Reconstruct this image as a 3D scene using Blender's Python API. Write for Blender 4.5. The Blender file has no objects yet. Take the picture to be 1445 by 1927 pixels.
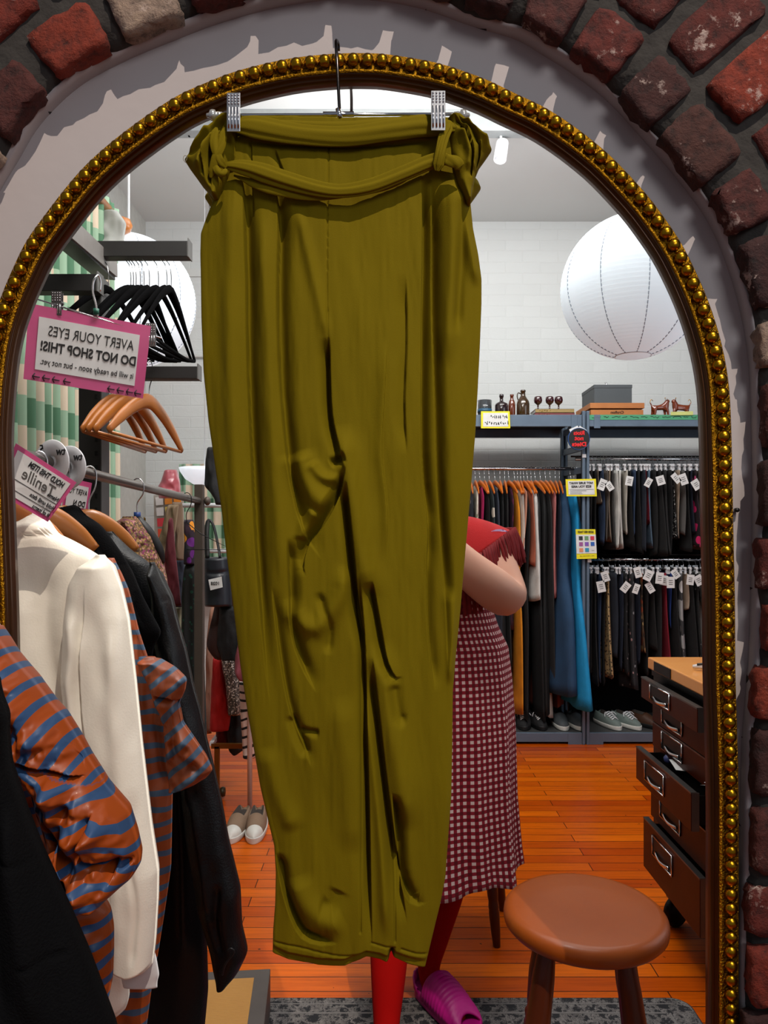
import bpy, math, random
import numpy as np
from mathutils import Vector, Matrix
random.seed(7); rng = np.random.default_rng(7)
S = bpy.context.scene; COL = S.collection; PI = math.pi
# ---------------------------------------------------------------- camera, world, lights, exposure
F = 1400.0; CX = 722.5; HY = 1000.0; H = 1.38       # focal length in px, principal column, horizon row, camera height
cam = bpy.data.cameras.new('camera'); cam.sensor_width = 36; cam.sensor_fit = 'AUTO'
cam.lens = F/1927*36; cam.shift_y = (HY-963.5)/1927; cam.clip_start = .05
co = bpy.data.objects.new('camera', cam); COL.objects.link(co)
co.location = (0, 0, H); co.rotation_euler = (PI/2, 0, 0); S.camera = co
W = bpy.data.worlds.new('world'); S.world = W; W.use_nodes = True
W.node_tree.nodes['Background'].inputs[0].default_value = (.80, .86, 1, 1)
W.node_tree.nodes['Background'].inputs[1].default_value = .18
def aim(o, d): o.rotation_euler = Vector(d).to_track_quat('-Z', 'Y').to_euler()
def lamp(name, kind, loc, d, e, size=.1, col=(1, 1, 1), size_y=None, spot=None):
    l = bpy.data.lights.new(name, kind); l.energy = e; l.color = col
    if kind == 'AREA':
        l.size = size
        if size_y: l.shape = 'RECTANGLE'; l.size_y = size_y
    else: l.shadow_soft_size = size
    if spot: l.spot_size = math.radians(spot); l.spot_blend = .3
    o = bpy.data.objects.new(name, l); COL.objects.link(o); o.location = loc; aim(o, d); return o
lamp('key_track_lamp', 'SPOT', (.98, -1.35, 4.9), (-.38, 1, -1.3), 520, .012, (1, .88, .76), spot=40)
lamp('front_fill', 'AREA', (1.0, -1.1, 2.5), (-.75, 1.9, -.9), 12, .7, (.93, .96, 1))  # added fill from the front right, gives the folds side shading
lamp('ceiling_lamps_middle', 'AREA', (.3, 2.5, 3.5), (0, .15, -1), 25, 2.4, (1, .97, .93), 1.2)
lamp('ceiling_lamps_rear', 'AREA', (.9, 3.4, 3.5), (.05, .8, -1), 44, 2.6, (1, .98, .95), .5)
lamp('right_fill', 'AREA', (2.9, 2.2, 2.0), (-1, .3, -.1), 16, 1.8, (.9, .95, 1))  # unseen area light added at the right, no window stands there
lamp('mirror_side_fill', 'AREA', (0, 1.15, 3.2), (-.1, .9, -1), 16, 1.6, (1, .97, .93), .2)  # fill added above the mirror to lift the rack side, no fixture
lamp('ceiling_fill', 'AREA', (.1, 3.1, 2.6), (0, .15, 1), 44, 1.0, (.97, .98, 1))  # area light added only to brighten the ceiling from below
lamp('left_fill', 'AREA', (-.1, 1.5, 2.9), (-.8, .35, -1), 18, .5, (1, .95, .9))  # unseen fill added to brighten the rail and discs on the left
V = S.view_settings; V.view_transform = 'Standard'; V.look = 'None'; V.exposure = 0.0; V.gamma = 1; V.use_curve_mapping = False
S.cycles.max_bounces = 6; S.cycles.diffuse_bounces = 3; S.cycles.caustics_reflective = False; S.cycles.caustics_refractive = False
# ---------------------------------------------------------------- helpers
def P(x, y, Y): return Vector(((x-CX)*Y/F, Y, H-(y-HY)*Y/F))
def lin(c):
    c = c/255.0; return c/12.92 if c <= .04045 else ((c+.055)/1.055)**2.4
def rgb(c): return (lin(c[0]), lin(c[1]), lin(c[2]), 1)
class NT:
    def __init__(s, m): s.t = m.node_tree; s.n = s.t.nodes; s.l = s.t.links
    def add(s, typ, **kw):
        n = s.n.new('ShaderNode'+typ)
        for k, v in kw.items():
            if k.startswith('i_'):
                n.inputs[k[2:].replace('_', ' ')].default_value = v
            else: setattr(n, k, v)
        return n
    def link(s, a, b): s.l.new(a, b)
def mat(name, col, rough=.7, metal=0, vary=None, vs=20, bump=0, bs=60, emit=0, trans=0, spec=.5, coat=0, alpha=1, sheen=0, bstretch=None):
    m = bpy.data.materials.new(name); m.use_nodes = True; N = NT(m); b = N.n['Principled BSDF']
    b.inputs['Roughness'].default_value = rough; b.inputs['Metallic'].default_value = metal
    b.inputs['Specular IOR Level'].default_value = spec; b.inputs['Coat Weight'].default_value = coat
    b.inputs['Coat Roughness'].default_value = .12; b.inputs['Transmission Weight'].default_value = trans
    b.inputs['Sheen Weight'].default_value = sheen
    tc = N.add('TexCoord'); nz = N.add('TexNoise', i_Scale=vs, i_Detail=5.0); N.link(tc.outputs['Object'], nz.inputs['Vector'])
    mx = N.add('Mix', data_type='RGBA'); mx.inputs[6].default_value = rgb(col)
    mx.inputs[7].default_value = rgb(vary if vary else tuple(c*.86 for c in col))
    N.link(nz.outputs[0], mx.inputs[0]); N.link(mx.outputs[2], b.inputs['Base Color'])
    if emit:
        N.link(mx.outputs[2], b.inputs['Emission Color']); b.inputs['Emission Strength'].default_value = emit
    if bump:
        n2 = N.add('TexNoise', i_Scale=bs, i_Detail=4.0)
        if bstretch:
            mp = N.add('Mapping'); mp.inputs['Scale'].default_value = bstretch; N.link(tc.outputs['Object'], mp.inputs[0]); N.link(mp.outputs[0], n2.inputs['Vector'])
        else: N.link(tc.outputs['Object'], n2.inputs['Vector'])
        bp = N.add('Bump', i_Strength=bump, i_Distance=.004); N.link(n2.outputs[0], bp.inputs['Height']); N.link(bp.outputs[0], b.inputs['Normal'])
    return m
def ramp_of(N, src, stops, interp='CONSTANT'):
    r = N.add('ValToRGB'); r.color_ramp.interpolation = interp; e = r.color_ramp.elements
    while len(e) < len(stops): e.new(.5)
    for i, (p, c) in enumerate(stops): e[i].position = p; e[i].color = rgb(c)
    N.link(src, r.inputs[0]); return r
def uvmat(name, rough=.6, sheen=0, coat=0):
    m = bpy.data.materials.new(name); m.use_nodes = True; N = NT(m); b = N.n['Principled BSDF']; b.inputs['Roughness'].default_value = rough
    b.inputs['Sheen Weight'].default_value = sheen; b.inputs['Coat Weight'].default_value = coat
    uv = N.add('UVMap'); sp = N.add('SeparateXYZ'); N.link(uv.outputs[0], sp.inputs[0]); return m, N, b, uv, sp
def mth(N, op, a, b=None, c=None):
    n = N.add('Math', operation=op)
    for i, v in enumerate((a, b, c)):
        if v is None: continue
        if isinstance(v, (int, float)): n.inputs[i].default_value = v
        else: N.link(v, n.inputs[i])
    return n.outputs[0]
def spotmat(name, base, spots, scale, thr=.35, rough=.8):
    """fabric with blotches: voronoi cells of the spot colours on the base"""
    m = bpy.data.materials.new(name); m.use_nodes = True; N = NT(m); b = N.n['Principled BSDF']; b.inputs['Roughness'].default_value = rough
    tc = N.add('TexCoord'); v = N.add('TexVoronoi', i_Scale=scale); N.link(tc.outputs['Object'], v.inputs['Vector'])
    sx = N.add('SeparateXYZ'); N.link(v.outputs['Color'], sx.inputs[0])
    r = ramp_of(N, sx.outputs[0], [(i/len(spots), s) for i, s in enumerate(spots)])
    mx = N.add('Mix', data_type='RGBA'); mx.inputs[6].default_value = rgb(base)
    N.link(mth(N, 'LESS_THAN', v.outputs['Distance'], thr), mx.inputs[0]); N.link(r.outputs[0], mx.inputs[7]); N.link(mx.outputs[2], b.inputs['Base Color'])
    return m
def worigin(o):
    v = Vector((0, 0, 0))
    while o is not None: v = v+o.location; o = o.parent
    return v
def link_mesh(name, verts, faces, m, parent=None, loc=None, smooth=True, bevel=0, uvs=None, subsurf=0, mats=None, midx=None):
    if parent is not None: off = worigin(parent)
    else:
        if loc is None:
            a = np.array([tuple(v) for v in verts]); loc = ((a[:, 0].min()+a[:, 0].max())/2, (a[:, 1].min()+a[:, 1].max())/2, a[:, 2].min())
        off = Vector(loc)
    me = bpy.data.meshes.new(name)
    a = np.array([tuple(v) for v in verts], dtype=float)-np.array(off)
    me.from_pydata(a.tolist(), [], faces)
    for x in (mats or [m]): me.materials.append(x)
    if smooth: me.polygons.foreach_set('use_smooth', [True]*len(me.polygons))
    if midx is not None: me.polygons.foreach_set('material_index', midx)
    if uvs is not None:
        ul = me.uv_layers.new(name='UVMap'); li = np.zeros(len(me.loops), dtype=int); me.loops.foreach_get('vertex_index', li)
        ul.data.foreach_set('uv', np.array(uvs)[li].astype(np.float32).ravel())
    me.update()
    o = bpy.data.objects.new(name, me); COL.objects.link(o)
    if parent is not None: o.parent = parent
    else: o.location = off
    if bevel:
        b = o.modifiers.new('bevel', 'BEVEL'); b.width = bevel; b.segments = 2; b.limit_method = 'ANGLE'
    if subsurf:
        s = o.modifiers.new('sub', 'SUBSURF'); s.levels = s.render_levels = subsurf
    return o
def catmull(pts, n):
    p = np.array([tuple(q) for q in pts], dtype=float)
    if len(p) < 3:
        t = np.linspace(0, 1, n)[:, None]; return p[0]*(1-t)+p[-1]*t
    d = np.r_[0, np.cumsum(np.linalg.norm(np.diff(p, axis=0), axis=1)+1e-9)]
    q = np.vstack([2*p[0]-p[1], p, 2*p[-1]-p[-2]]); out = []
    for s in np.linspace(0, d[-1], n):
        i = min(max(int(np.searchsorted(d, s, side='right'))-1, 0), len(p)-2); t = (s-d[i])/(d[i+1]-d[i])
        a, b, c, e = q[i], q[i+1], q[i+2], q[i+3]
        out.append(.5*((2*b)+(-a+c)*t+(2*a-5*b+4*c-e)*t*t+(-a+3*b-3*c+e)*t**3))
    return np.array(out)
class MB:
    def __init__(s): s.v = []; s.f = []
    def q(s, vs, fs):
        k = len(s.v); s.v += [Vector(v) for v in vs]; s.f += [tuple(i+k for i in f) for f in fs]; return s
    def box(s, c, d, M=None):
        x, y, z = d[0]/2, d[1]/2, d[2]/2
        vs = [Vector((a*x, b*y, e*z)) for a in (-1, 1) for b in (-1, 1) for e in (-1, 1)]
        vs = [(M @ v if M else v)+Vector(c) for v in vs]
        return s.q(vs, [(0, 1, 3, 2), (4, 6, 7, 5), (0, 4, 5, 1), (2, 3, 7, 6), (0, 2, 6, 4), (1, 5, 7, 3)])
    def box2(s, a, b): return s.box([(a[i]+b[i])/2 for i in range(3)], [abs(b[i]-a[i]) for i in range(3)])
    def bar(s, a, b, w, d, up=(0, 0, 1)):
        a, b = Vector(a), Vector(b); t = (b-a); L = t.length; t.normalize(); u = Vector(up); x = t.cross(u).normalized(); u = x.cross(t)
        return s.box((a+b)/2, (w, L, d), Matrix((x, t, u)).transposed())
    def tube(s, pts, r, n=10, res=None, cap=True, flat=1.0, upv=None):
        if res: pts = catmull(pts, res)
        pts = [Vector(p) for p in pts]; m = len(pts); rr = r if hasattr(r, '__len__') else [r]*m
        if len(rr) != m: rr = np.interp(np.linspace(0, 1, m), np.linspace(0, 1, len(rr)), rr)
        k = len(s.v); nrm = None
        for i, p in enumerate(pts):
            t = (pts[min(i+1, m-1)]-pts[max(i-1, 0)]).normalized()
            if nrm is None:
                nrm = Vector(upv) if upv else Vector((0, 0, 1))
                if abs(nrm.dot(t)) > .95: nrm = Vector((1, 0, 0))
            nrm = (nrm-t*nrm.dot(t)).normalized(); b = t.cross(nrm)
            for j in range(n):
                a = 2*PI*j/n; s.v.append(p+(nrm*math.cos(a)+b*math.sin(a)*flat)*rr[i])
        for i in range(m-1):
            for j in range(n): s.f.append((k+i*n+j, k+i*n+(j+1) % n, k+(i+1)*n+(j+1) % n, k+(i+1)*n+j))
        if cap:
            s.f.append(tuple(k+j for j in range(n))[::-1]); s.f.append(tuple(k+(m-1)*n+j for j in range(n)))
        return s
    def lathe(s, prof, c=(0, 0, 0), n=24, M=None):
        k = len(s.v); m = len(prof)
        for r, z in prof:
            for j in range(n):
                a = 2*PI*j/n; v = Vector((r*math.cos(a), r*math.sin(a), z)); s.v.append((M @ v if M else v)+Vector(c))
        for i in range(m-1):
            for j in range(n): s.f.append((k+i*n+j, k+i*n+(j+1) % n, k+(i+1)*n+(j+1) % n, k+(i+1)*n+j))
        if prof[0][0] > 1e-5: s.f.append(tuple(k+j for j in range(n))[::-1])
        if prof[-1][0] > 1e-5: s.f.append(tuple(k+(m-1)*n+j for j in range(n)))
        return s
    def ball(s, c, r, n=12, M=None):
        rx, ry, rz = r if hasattr(r, '__len__') else (r, r, r); k = len(s.v)
        for i in range(n//2+1):
            t = PI*i/(n//2)
            for j in range(n):
                a = 2*PI*j/n; v = Vector((rx*math.sin(t)*math.cos(a), ry*math.sin(t)*math.sin(a), rz*math.cos(t))); s.v.append((M @ v if M else v)+Vector(c))
        for i in range(n//2):
            for j in range(n): s.f.append((k+i*n+j, k+(i+1)*n+j, k+(i+1)*n+(j+1) % n, k+i*n+(j+1) % n))
        return s
    def build(s, name, m, parent=None, **kw): return link_mesh(name, s.v, s.f, m, parent, **kw)
def tag(o, label=None, cat=None, group=None, kind=None):
    if label: o['label'] = label
    if cat: o['category'] = cat
    if group: o['group'] = group
    if kind: o['kind'] = kind
    return o
def root(name, loc, label, cat, group=None, rot=(0, 0, 0)):
    o = bpy.data.objects.new(name, None); COL.objects.link(o); o.location = loc; o.rotation_euler = rot; o.empty_display_size = .05
    return tag(o, label, cat, group)
def copy_tree(o, parent=None):
    c = o.copy(); COL.objects.link(c); c.parent = parent
    for ch in [x for x in KIDS.get(o.name, [])] if o.name in KIDS else list(o.children): copy_tree(ch, c)
    return c
KIDS = {}
def skin(name, V_, E, R, m, parent=None, sub=2, loc=None, mats=None, midf=None):
    me = bpy.data.meshes.new(name); me.from_pydata([tuple(v) for v in V_], E, []); o = bpy.data.objects.new(name, me); COL.objects.link(o)
    md = o.modifiers.new('skin', 'SKIN'); md.use_smooth_shade = True
    for i, r in enumerate(R):
        sv = me.skin_vertices[0].data[i]; sv.radius = (r, r) if not hasattr(r, '__len__') else r
    me.skin_vertices[0].data[0].use_root = True
    sb = o.modifiers.new('sub', 'SUBSURF'); sb.levels = sb.render_levels = sub
    dg = bpy.context.evaluated_depsgraph_get(); dg.update(); ev = bpy.data.meshes.new_from_object(o.evaluated_get(dg))
    vs = [v.co.copy() for v in ev.vertices]; fs = [tuple(p.vertices) for p in ev.polygons]; bpy.data.objects.remove(o)
    mi = None
    if midf: mi = [midf(ev.polygons[i].center) for i in range(len(fs))]
    return link_mesh(name, vs, fs, m, parent, loc=loc, mats=mats, midx=mi)
def vnoise(x, y, seed=0):
    r = np.random.default_rng(seed); g = r.random((64, 64)); xi = np.floor(x).astype(int); yi = np.floor(y).astype(int)
    fx = x-xi; fy = y-yi; fx = fx*fx*(3-2*fx); fy = fy*fy*(3-2*fy); a = g[xi % 64, yi % 64]; b = g[(xi+1) % 64, yi % 64]; c = g[xi % 64, (yi+1) % 64]; d = g[(xi+1) % 64, (yi+1) % 64]
    return (a*(1-fx)+b*fx)*(1-fy)+(c*(1-fx)+d*fx)*fy-.5
def fold_field(X, Y, folds):
    D = np.zeros_like(X)
    for fo in folds:
        pts, amp, w = fo[0], fo[1], fo[2]; kind = fo[3] if len(fo) > 3 else 'v'
        p = catmull(pts, 14) if len(pts) > 2 else np.array(pts, float); best = np.full(X.shape, 1e9); sd = np.zeros_like(X); tt = np.zeros_like(X); n = len(p)-1
        x0, x1, y0, y1 = p[:, 0].min()-4*w, p[:, 0].max()+4*w, p[:, 1].min()-4*w, p[:, 1].max()+4*w
        M = (X > x0) & (X < x1) & (Y > y0) & (Y < y1)
        if not M.any(): continue
        xs, ys = X[M], Y[M]; bb = np.full(xs.shape, 1e9); ss = np.zeros_like(xs); t2 = np.zeros_like(xs)
        for i in range(n):
            ax, ay = p[i]; dx, dy = p[i+1]-p[i]; L = math.hypot(dx, dy)+1e-9; t = np.clip(((xs-ax)*dx+(ys-ay)*dy)/L**2, 0, 1)
            ex, ey = xs-ax-t*dx, ys-ay-t*dy; d = np.hypot(ex, ey); sg = np.sign(dx*ey-dy*ex); u = d < bb
            bb[u] = d[u]; ss[u] = sg[u]; t2[u] = ((i+t)/n)[u]
        # end taper: t in 0..1 fades at both ends
        tp = np.clip(t2/.18, 0, 1)*np.clip((1-t2)/.18, 0, 1) if len(fo) < 5 else (np.clip(t2/.14, 0, 1)*np.clip((1-t2)/.25, 0, 1) if fo[4] == 'a' else np.ones_like(t2))
        tp = tp*tp*(3-2*tp)
        if kind == 'v': f = np.exp(-(bb/w)**2)
        elif kind == 's': f = np.where(ss > 0, np.exp(-(bb/w)**2), np.exp(-(bb/(w*.09))**2))
        else: f = np.where(ss < 0, np.exp(-(bb/w)**2), np.exp(-(bb/(w*.09))**2))
        D[M] += amp*f*tp
    return D
def relief(name, m, L, R, Y0, T, parent=None, nu=60, nv=120, folds=(), noise=(), uvf=None, tilt=0, bot=None, top=None, smooth=3, wav=None, loc=None, power=.5, yaw=0):
    """closed cloth body: outline given by its left and right edges, bulging T/2 to both sides of the plane Y0"""
    L = np.array(L, float); R = np.array(R, float); y0 = max(L[0, 1], R[0, 1]) if False else min(L[0, 1], R[0, 1]); y1 = max(L[-1, 1], R[-1, 1])
    ys = np.linspace(y0, y1, nv); xl = np.interp(ys, L[:, 1], L[:, 0]); xr = np.interp(ys, R[:, 1], R[:, 0])
    for _ in range(smooth):
        for a in (xl, xr): a[1:-1] = (a[:-2]+2*a[1:-1]+a[2:])/4
    u = np.linspace(0, 1, nu); uu = (1-np.cos(PI*u))/2*.55+u*.45
    X = xl[:, None]+(xr-xl)[:, None]*uu[None]; Yp = np.repeat(ys[:, None], nu, 1); v = np.linspace(0, 1, nv)[:, None]
    if bot is not None:
        b = np.array(bot, float); w = np.clip((v-.88)/.12, 0, 1)**1.5; Yp = Yp+(np.interp(X, b[:, 0], b[:, 1])-y1)*w
    if top is not None:
        b = np.array(top, float); w = np.clip((.10-v)/.10, 0, 1)**1.5; Yp = Yp+(np.interp(X, b[:, 0], b[:, 1])-y0)*w
    s = np.abs(2*uu-1)[None]; prof = (1-s**2.6)**power*np.ones_like(X); endt = np.clip(v/.03, .25, 1)*np.clip((1-v)/.012, .55, 1)
    D = T/2*prof*endt
    edge = np.clip((1-s)/.06, 0, 1)
    rel = fold_field(X, Yp, folds)
    for k, (amp, sx, sy) in enumerate(noise): rel = rel+amp*vnoise(X/sx+3.1*k, Yp/sy+1.7*k, seed=k+len(name))*2
    if wav: rel = rel+wav[0]*np.sin((X+wav[3]*np.sin(Yp/210))/wav[1]*2*PI+wav[2])*np.clip(v*1.5, .2, 1)
    front = Y0-D-rel*edge; back = Y0+D*.9
    if yaw: front = front+yaw*(X-X.mean())/F*Y0; back = back+yaw*(X-X.mean())/F*Y0
    WX = (X-CX)*Y0/F; WZ = H-(Yp-HY)*Y0/F
    vf = np.stack([WX, front, WZ], -1).reshape(-1, 3); vb = np.stack([WX, back, WZ], -1).reshape(-1, 3)
    idx = np.arange(nu*nv).reshape(nv, nu); a, b, c, d = idx[:-1, :-1], idx[:-1, 1:], idx[1:, 1:], idx[1:, :-1]
    Ff = np.stack([a, d, c, b], -1).reshape(-1, 4); Fb = np.stack([a, b, c, d], -1).reshape(-1, 4)+nu*nv
    loop = list(idx[0, :])+list(idx[1:, -1])+list(idx[-1, -2::-1])+list(idx[-2:0:-1, 0]); n = len(loop); o = nu*nv
    Fs = [(loop[i], loop[(i+1) % n], loop[(i+1) % n]+o, loop[i]+o) for i in range(n)]
    fs = [tuple(x) for x in Ff.tolist()]+[tuple(x) for x in Fb.tolist()]+[tuple(int(q) for q in f) for f in Fs]
    uvs = None
    if uvf: 
        U, V_ = uvf(X, Yp); uvs = np.stack([U.ravel(), V_.ravel()], -1); uvs = np.vstack([uvs, uvs])
    return link_mesh(name, np.vstack([vf, vb]), fs, m, parent, uvs=uvs, loc=loc)
def sash(name, m, pts, ws, parent, thick=.5, grooves=3, gd=.18, n=36, res=60, tw=0, ph=0):
    """a gathered cloth band swept along world points; ws half widths in metres; flattened towards the viewer, grooved lengthwise"""
    p = catmull(pts, res); w = np.interp(np.linspace(0, 1, res), np.linspace(0, 1, len(ws)), ws); vs = []; fs = []
    for i in range(res):
        t = p[min(i+1, res-1)]-p[max(i-1, 0)]; t = t/np.linalg.norm(t); f = np.array([0, -1, 0.]); f = f-t*f.dot(t); f /= np.linalg.norm(f); sd = np.cross(t, f)
        e = min(1, .35+6*min(i, res-1-i)/res)
        for j in range(n):
            a = 2*PI*j/n; g = 1+gd*math.cos(grooves*2*a+ph+tw*i/res*2*PI)*.6+gd*.5*math.sin(grooves*3.3*a+i*.09+ph)
            vs.append(p[i]+(sd*math.cos(a)+f*math.sin(a)*thick)*w[i]*g*e)
    for i in range(res-1):
        for j in range(n): fs.append((i*n+j, i*n+(j+1) % n, (i+1)*n+(j+1) % n, (i+1)*n+j))
    fs.append(tuple(range(n))[::-1]); fs.append(tuple((res-1)*n+j for j in range(n)))
    return link_mesh(name, vs, fs, m, parent)
def text(body, size, loc, m, parent, xdir=(1, 0, 0), up=(0, 0, 1), mirror=True, bold=0, name='lettering', align='CENTER', shear=0, ext=.0003, width=None):
    """lettering; mirrored like the rest of the reflected room when mirror is set"""
    c = bpy.data.curves.new(name, 'FONT'); c.body = body; c.size = size; c.align_x = align; c.align_y = 'CENTER'; c.extrude = ext; c.offset = bold*size; c.shear = shear; c.resolution_u = 3
    c.materials.append(m); o = bpy.data.objects.new(name, c); COL.objects.link(o); x = Vector(xdir).normalized(); u = Vector(up); u = (u-x*u.dot(x)).normalized(); z = x.cross(u)
    if mirror: x = -x
    M = Matrix.Identity(4)
    for i in range(3): M[i][0] = x[i]; M[i][1] = u[i]; M[i][2] = z[i]
    dg = bpy.context.evaluated_depsgraph_get(); dg.update(); me = bpy.data.meshes.new_from_object(o.evaluated_get(dg)); bpy.data.objects.remove(o); k = 1
    if width:
        xs = [v.co.x for v in me.vertices]; k = width/max(1e-6, max(xs)-min(xs))
    me.transform(Matrix.Translation(Vector(loc)-worigin(parent)) @ M @ Matrix.Diagonal((k, 1, 1, 1)))
    if not me.materials: me.materials.append(m)
    o = bpy.data.objects.new(name, me); COL.objects.link(o); o.parent = parent; return o
def card(name, m, c4, parent=None, th=.0012, loc=None):
    """thin sheet through four corners TL,TR,BR,BL"""
    c = [Vector(p) for p in c4]; n = (c[1]-c[0]).cross(c[3]-c[0]).normalized()*th
    vs = [p-n/2 for p in c]+[p+n/2 for p in c]
    return link_mesh(name, vs, [(0, 1, 2, 3), (7, 6, 5, 4), (0, 4, 5, 1), (1, 5, 6, 2), (2, 6, 7, 3), (3, 7, 4, 0)], m, parent, smooth=False, loc=loc)
def struct(o): o['kind'] = 'structure'; return o
# ---------------------------------------------------------------- materials
plaster = mat('plaster', (196, 186, 184), .9, vary=(182, 172, 170), vs=3, bump=.35, bs=14)
gold = mat('gold_leaf', (206, 158, 34), .27, 1, vary=(140, 92, 12), vs=26, bump=.15, bs=90)
gold_rough = mat('hammered_gold', (212, 158, 36), .36, 1, vary=(120, 74, 8), vs=160, bump=1.0, bs=330)
umber = mat('umber_moulding', (98, 56, 14), .36, .8, vary=(44, 20, 6), vs=9, coat=.3)
chrome = mat('chrome', (225, 225, 228), .12, 1)
chrome_r = mat('brushed_chrome', (215, 215, 218), .3, 1)
darkwire = mat('dark_wire', (70, 66, 66), .2, 1)
olive = mat('olive_jersey', (124, 107, 5), .85, vary=(108, 92, 3), vs=5, bump=.12, bs=900, spec=.12)
olive_d = mat('olive_stitching', (132, 116, 22), .9, bump=.3, bs=500)
black = mat('black', (14, 14, 15), .5, vary=(8, 8, 9))
blackm = mat('black_metal', (34, 34, 35), .45, .2, vary=(22, 22, 23))
velvet = mat('black_velvet', (6, 6, 7), .95, spec=.05)
white = mat('white_plastic', (226, 226, 228), .35)
paper = mat('paper', (232, 232, 230), .5)
pink_card = mat('pink_card', (214, 84, 140), .3, coat=.4)
yellow = mat('yellow_card', (246, 232, 30), .5)
ink = mat('ink', (24, 22, 22), .7)
woodh = mat('hanger_wood', (196, 122, 52), .35, vary=(150, 84, 30), vs=9, coat=.4)
steel = mat('blue_grey_steel', (104, 122, 140), .45, .25, vary=(80, 94, 110), vs=8)
# ---------------------------------------------------------------- setting: floor, ceiling, walls
def floor_mat():
    m = bpy.data.materials.new('orange_fir_boards'); m.use_nodes = True; N = NT(m); b = N.n['Principled BSDF']
    tc = N.add('TexCoord'); br = N.add('TexBrick', offset=.37, offset_frequency=2)
    br.inputs['Scale'].default_value = 1; br.inputs['Brick Width'].default_value = 1.35; br.inputs['Row Height'].default_value = .072; br.inputs['Mortar Size'].default_value = .0019; br.inputs['Mortar Smooth'].default_value = .2
    br.inputs['Color1'].default_value = rgb((226, 112, 8)); br.inputs['Color2'].default_value = rgb((176, 66, 2)); br.inputs['Mortar'].default_value = rgb((52, 16, 4)); br.inputs['Bias'].default_value = -.1
    N.link(tc.outputs['Object'], br.inputs['Vector'])
    mp = N.add('Mapping'); mp.inputs['Scale'].default_value = (1.2, 28, 1); N.link(tc.outputs['Object'], mp.inputs[0])
    nz = N.add('TexNoise', i_Scale=3.0, i_Detail=6.0, i_Roughness=.65); N.link(mp.outputs[0], nz.inputs['Vector'])
    mx = N.add('Mix', data_type='RGBA', blend_type='MULTIPLY'); mx.inputs[0].default_value = .75
    r = ramp_of(N, nz.outputs[0], [(0.25, (150, 110, 90)), (.5, (235, 215, 190)), (.75, (255, 250, 235))], 'LINEAR')
    N.link(br.outputs['Color'], mx.inputs[6]); N.link(r.outputs[0], mx.inputs[7])
    n3 = N.add('TexNoise', i_Scale=38.0, i_Detail=2.0); N.link(tc.outputs['Object'], n3.inputs['Vector'])
    m3 = N.add('Mix', data_type='RGBA'); m3.inputs[7].default_value = rgb((60, 20, 4)); N.link(mth(N, 'GREATER_THAN', n3.outputs[0], .74), m3.inputs[0]); N.link(mx.outputs[2], m3.inputs[6])
    N.link(m3.outputs[2], b.inputs['Base Color']); b.inputs['Roughness'].default_value = .30; b.inputs['Specular IOR Level'].default_value = .22
    bp = N.add('Bump', i_Strength=.3, i_Distance=.002); N.link(br.outputs['Fac'], bp.inputs['Height']); bp.invert = True; N.link(bp.outputs[0], b.inputs['Normal'])
    return m
def wallbrick_mat(name, col, depth=.5, dirt=True):
    m = bpy.data.materials.new(name); m.use_nodes = True; N = NT(m); b = N.n['Principled BSDF']; b.inputs['Roughness'].default_value = .7
    tc = N.add('TexCoord'); sp = N.add('SeparateXYZ'); N.link(tc.outputs['Object'], sp.inputs[0]); cb = N.add('CombineXYZ'); N.link(sp.outputs[0], cb.inputs[0]); N.link(sp.outputs[2], cb.inputs[1])
    wn = N.add('TexNoise', i_Scale=4.0, i_Detail=3.0); N.link(tc.outputs['Object'], wn.inputs['Vector'])
    mv = N.add('MixRGB' if False else 'Mix', data_type='RGBA'); mv.inputs[0].default_value = .018; N.link(cb.outputs[0], mv.inputs[6]); N.link(wn.outputs['Color'], mv.inputs[7])
    br = N.add('TexBrick'); br.inputs['Scale'].default_value = 1; br.inputs['Brick Width'].default_value = .26; br.inputs['Row Height'].default_value = .082; br.inputs['Mortar Size'].default_value = .006; br.inputs['Mortar Smooth'].default_value = .9
    br.inputs['Color1'].default_value = rgb(col); br.inputs['Color2'].default_value = rgb(tuple(c*.985 for c in col)); br.inputs['Mortar'].default_value = rgb(tuple(c*.985 for c in col)); N.link(mv.outputs[2], br.inputs['Vector'])
    nz = N.add('TexNoise', i_Scale=9.0, i_Detail=6.0, i_Roughness=.7); N.link(tc.outputs['Object'], nz.inputs['Vector'])
    mx = N.add('Mix', data_type='RGBA'); mx.inputs[7].default_value = rgb(tuple(c*.62 for c in col)); N.link(br.outputs['Color'], mx.inputs[6])
    fac = ramp_of(N, nz.outputs[0], [(0.0, (0, 0, 0)), (.68, (0, 0, 0)), (.80, (200, 200, 200))], 'LINEAR'); N.link(fac.outputs[0], mx.inputs[0])
    N.link(mx.outputs[2], b.inputs['Base Color'])
    ad = mth(N, 'MULTIPLY_ADD', nz.outputs[0], .6, br.outputs['Fac']); bp = N.add('Bump', i_Strength=depth, i_Distance=.01); bp.invert = True; N.link(br.outputs['Fac'], bp.inputs['Height'])
    b2 = N.add('Bump', i_Strength=.35, i_Distance=.01); N.link(nz.outputs[0], b2.inputs['Height']); N.link(bp.outputs[0], b2.inputs['Normal']); N.link(b2.outputs[0], b.inputs['Normal'])
    return m
WB = 5.62
struct(MB().box2((-4, -2.2, -.05), (4, WB+.2, 0)).build('floor', floor_mat(), smooth=False, loc=(0, 0, 0)))
whiteceil = mat('ceiling_paint', (214, 216, 214), .9, vary=(206, 208, 206), vs=2)
struct(MB().box2((-4, 1.06, 3.72), (4, WB+.2, 3.8)).build('ceiling', whiteceil, smooth=False))
struct(MB().box2((-4, WB, 0), (4, WB+.15, 3.72)).build('wall_back', wallbrick_mat('white_painted_brick', (212, 215, 214), .22), smooth=False, loc=(0, WB, 0)))
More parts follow.
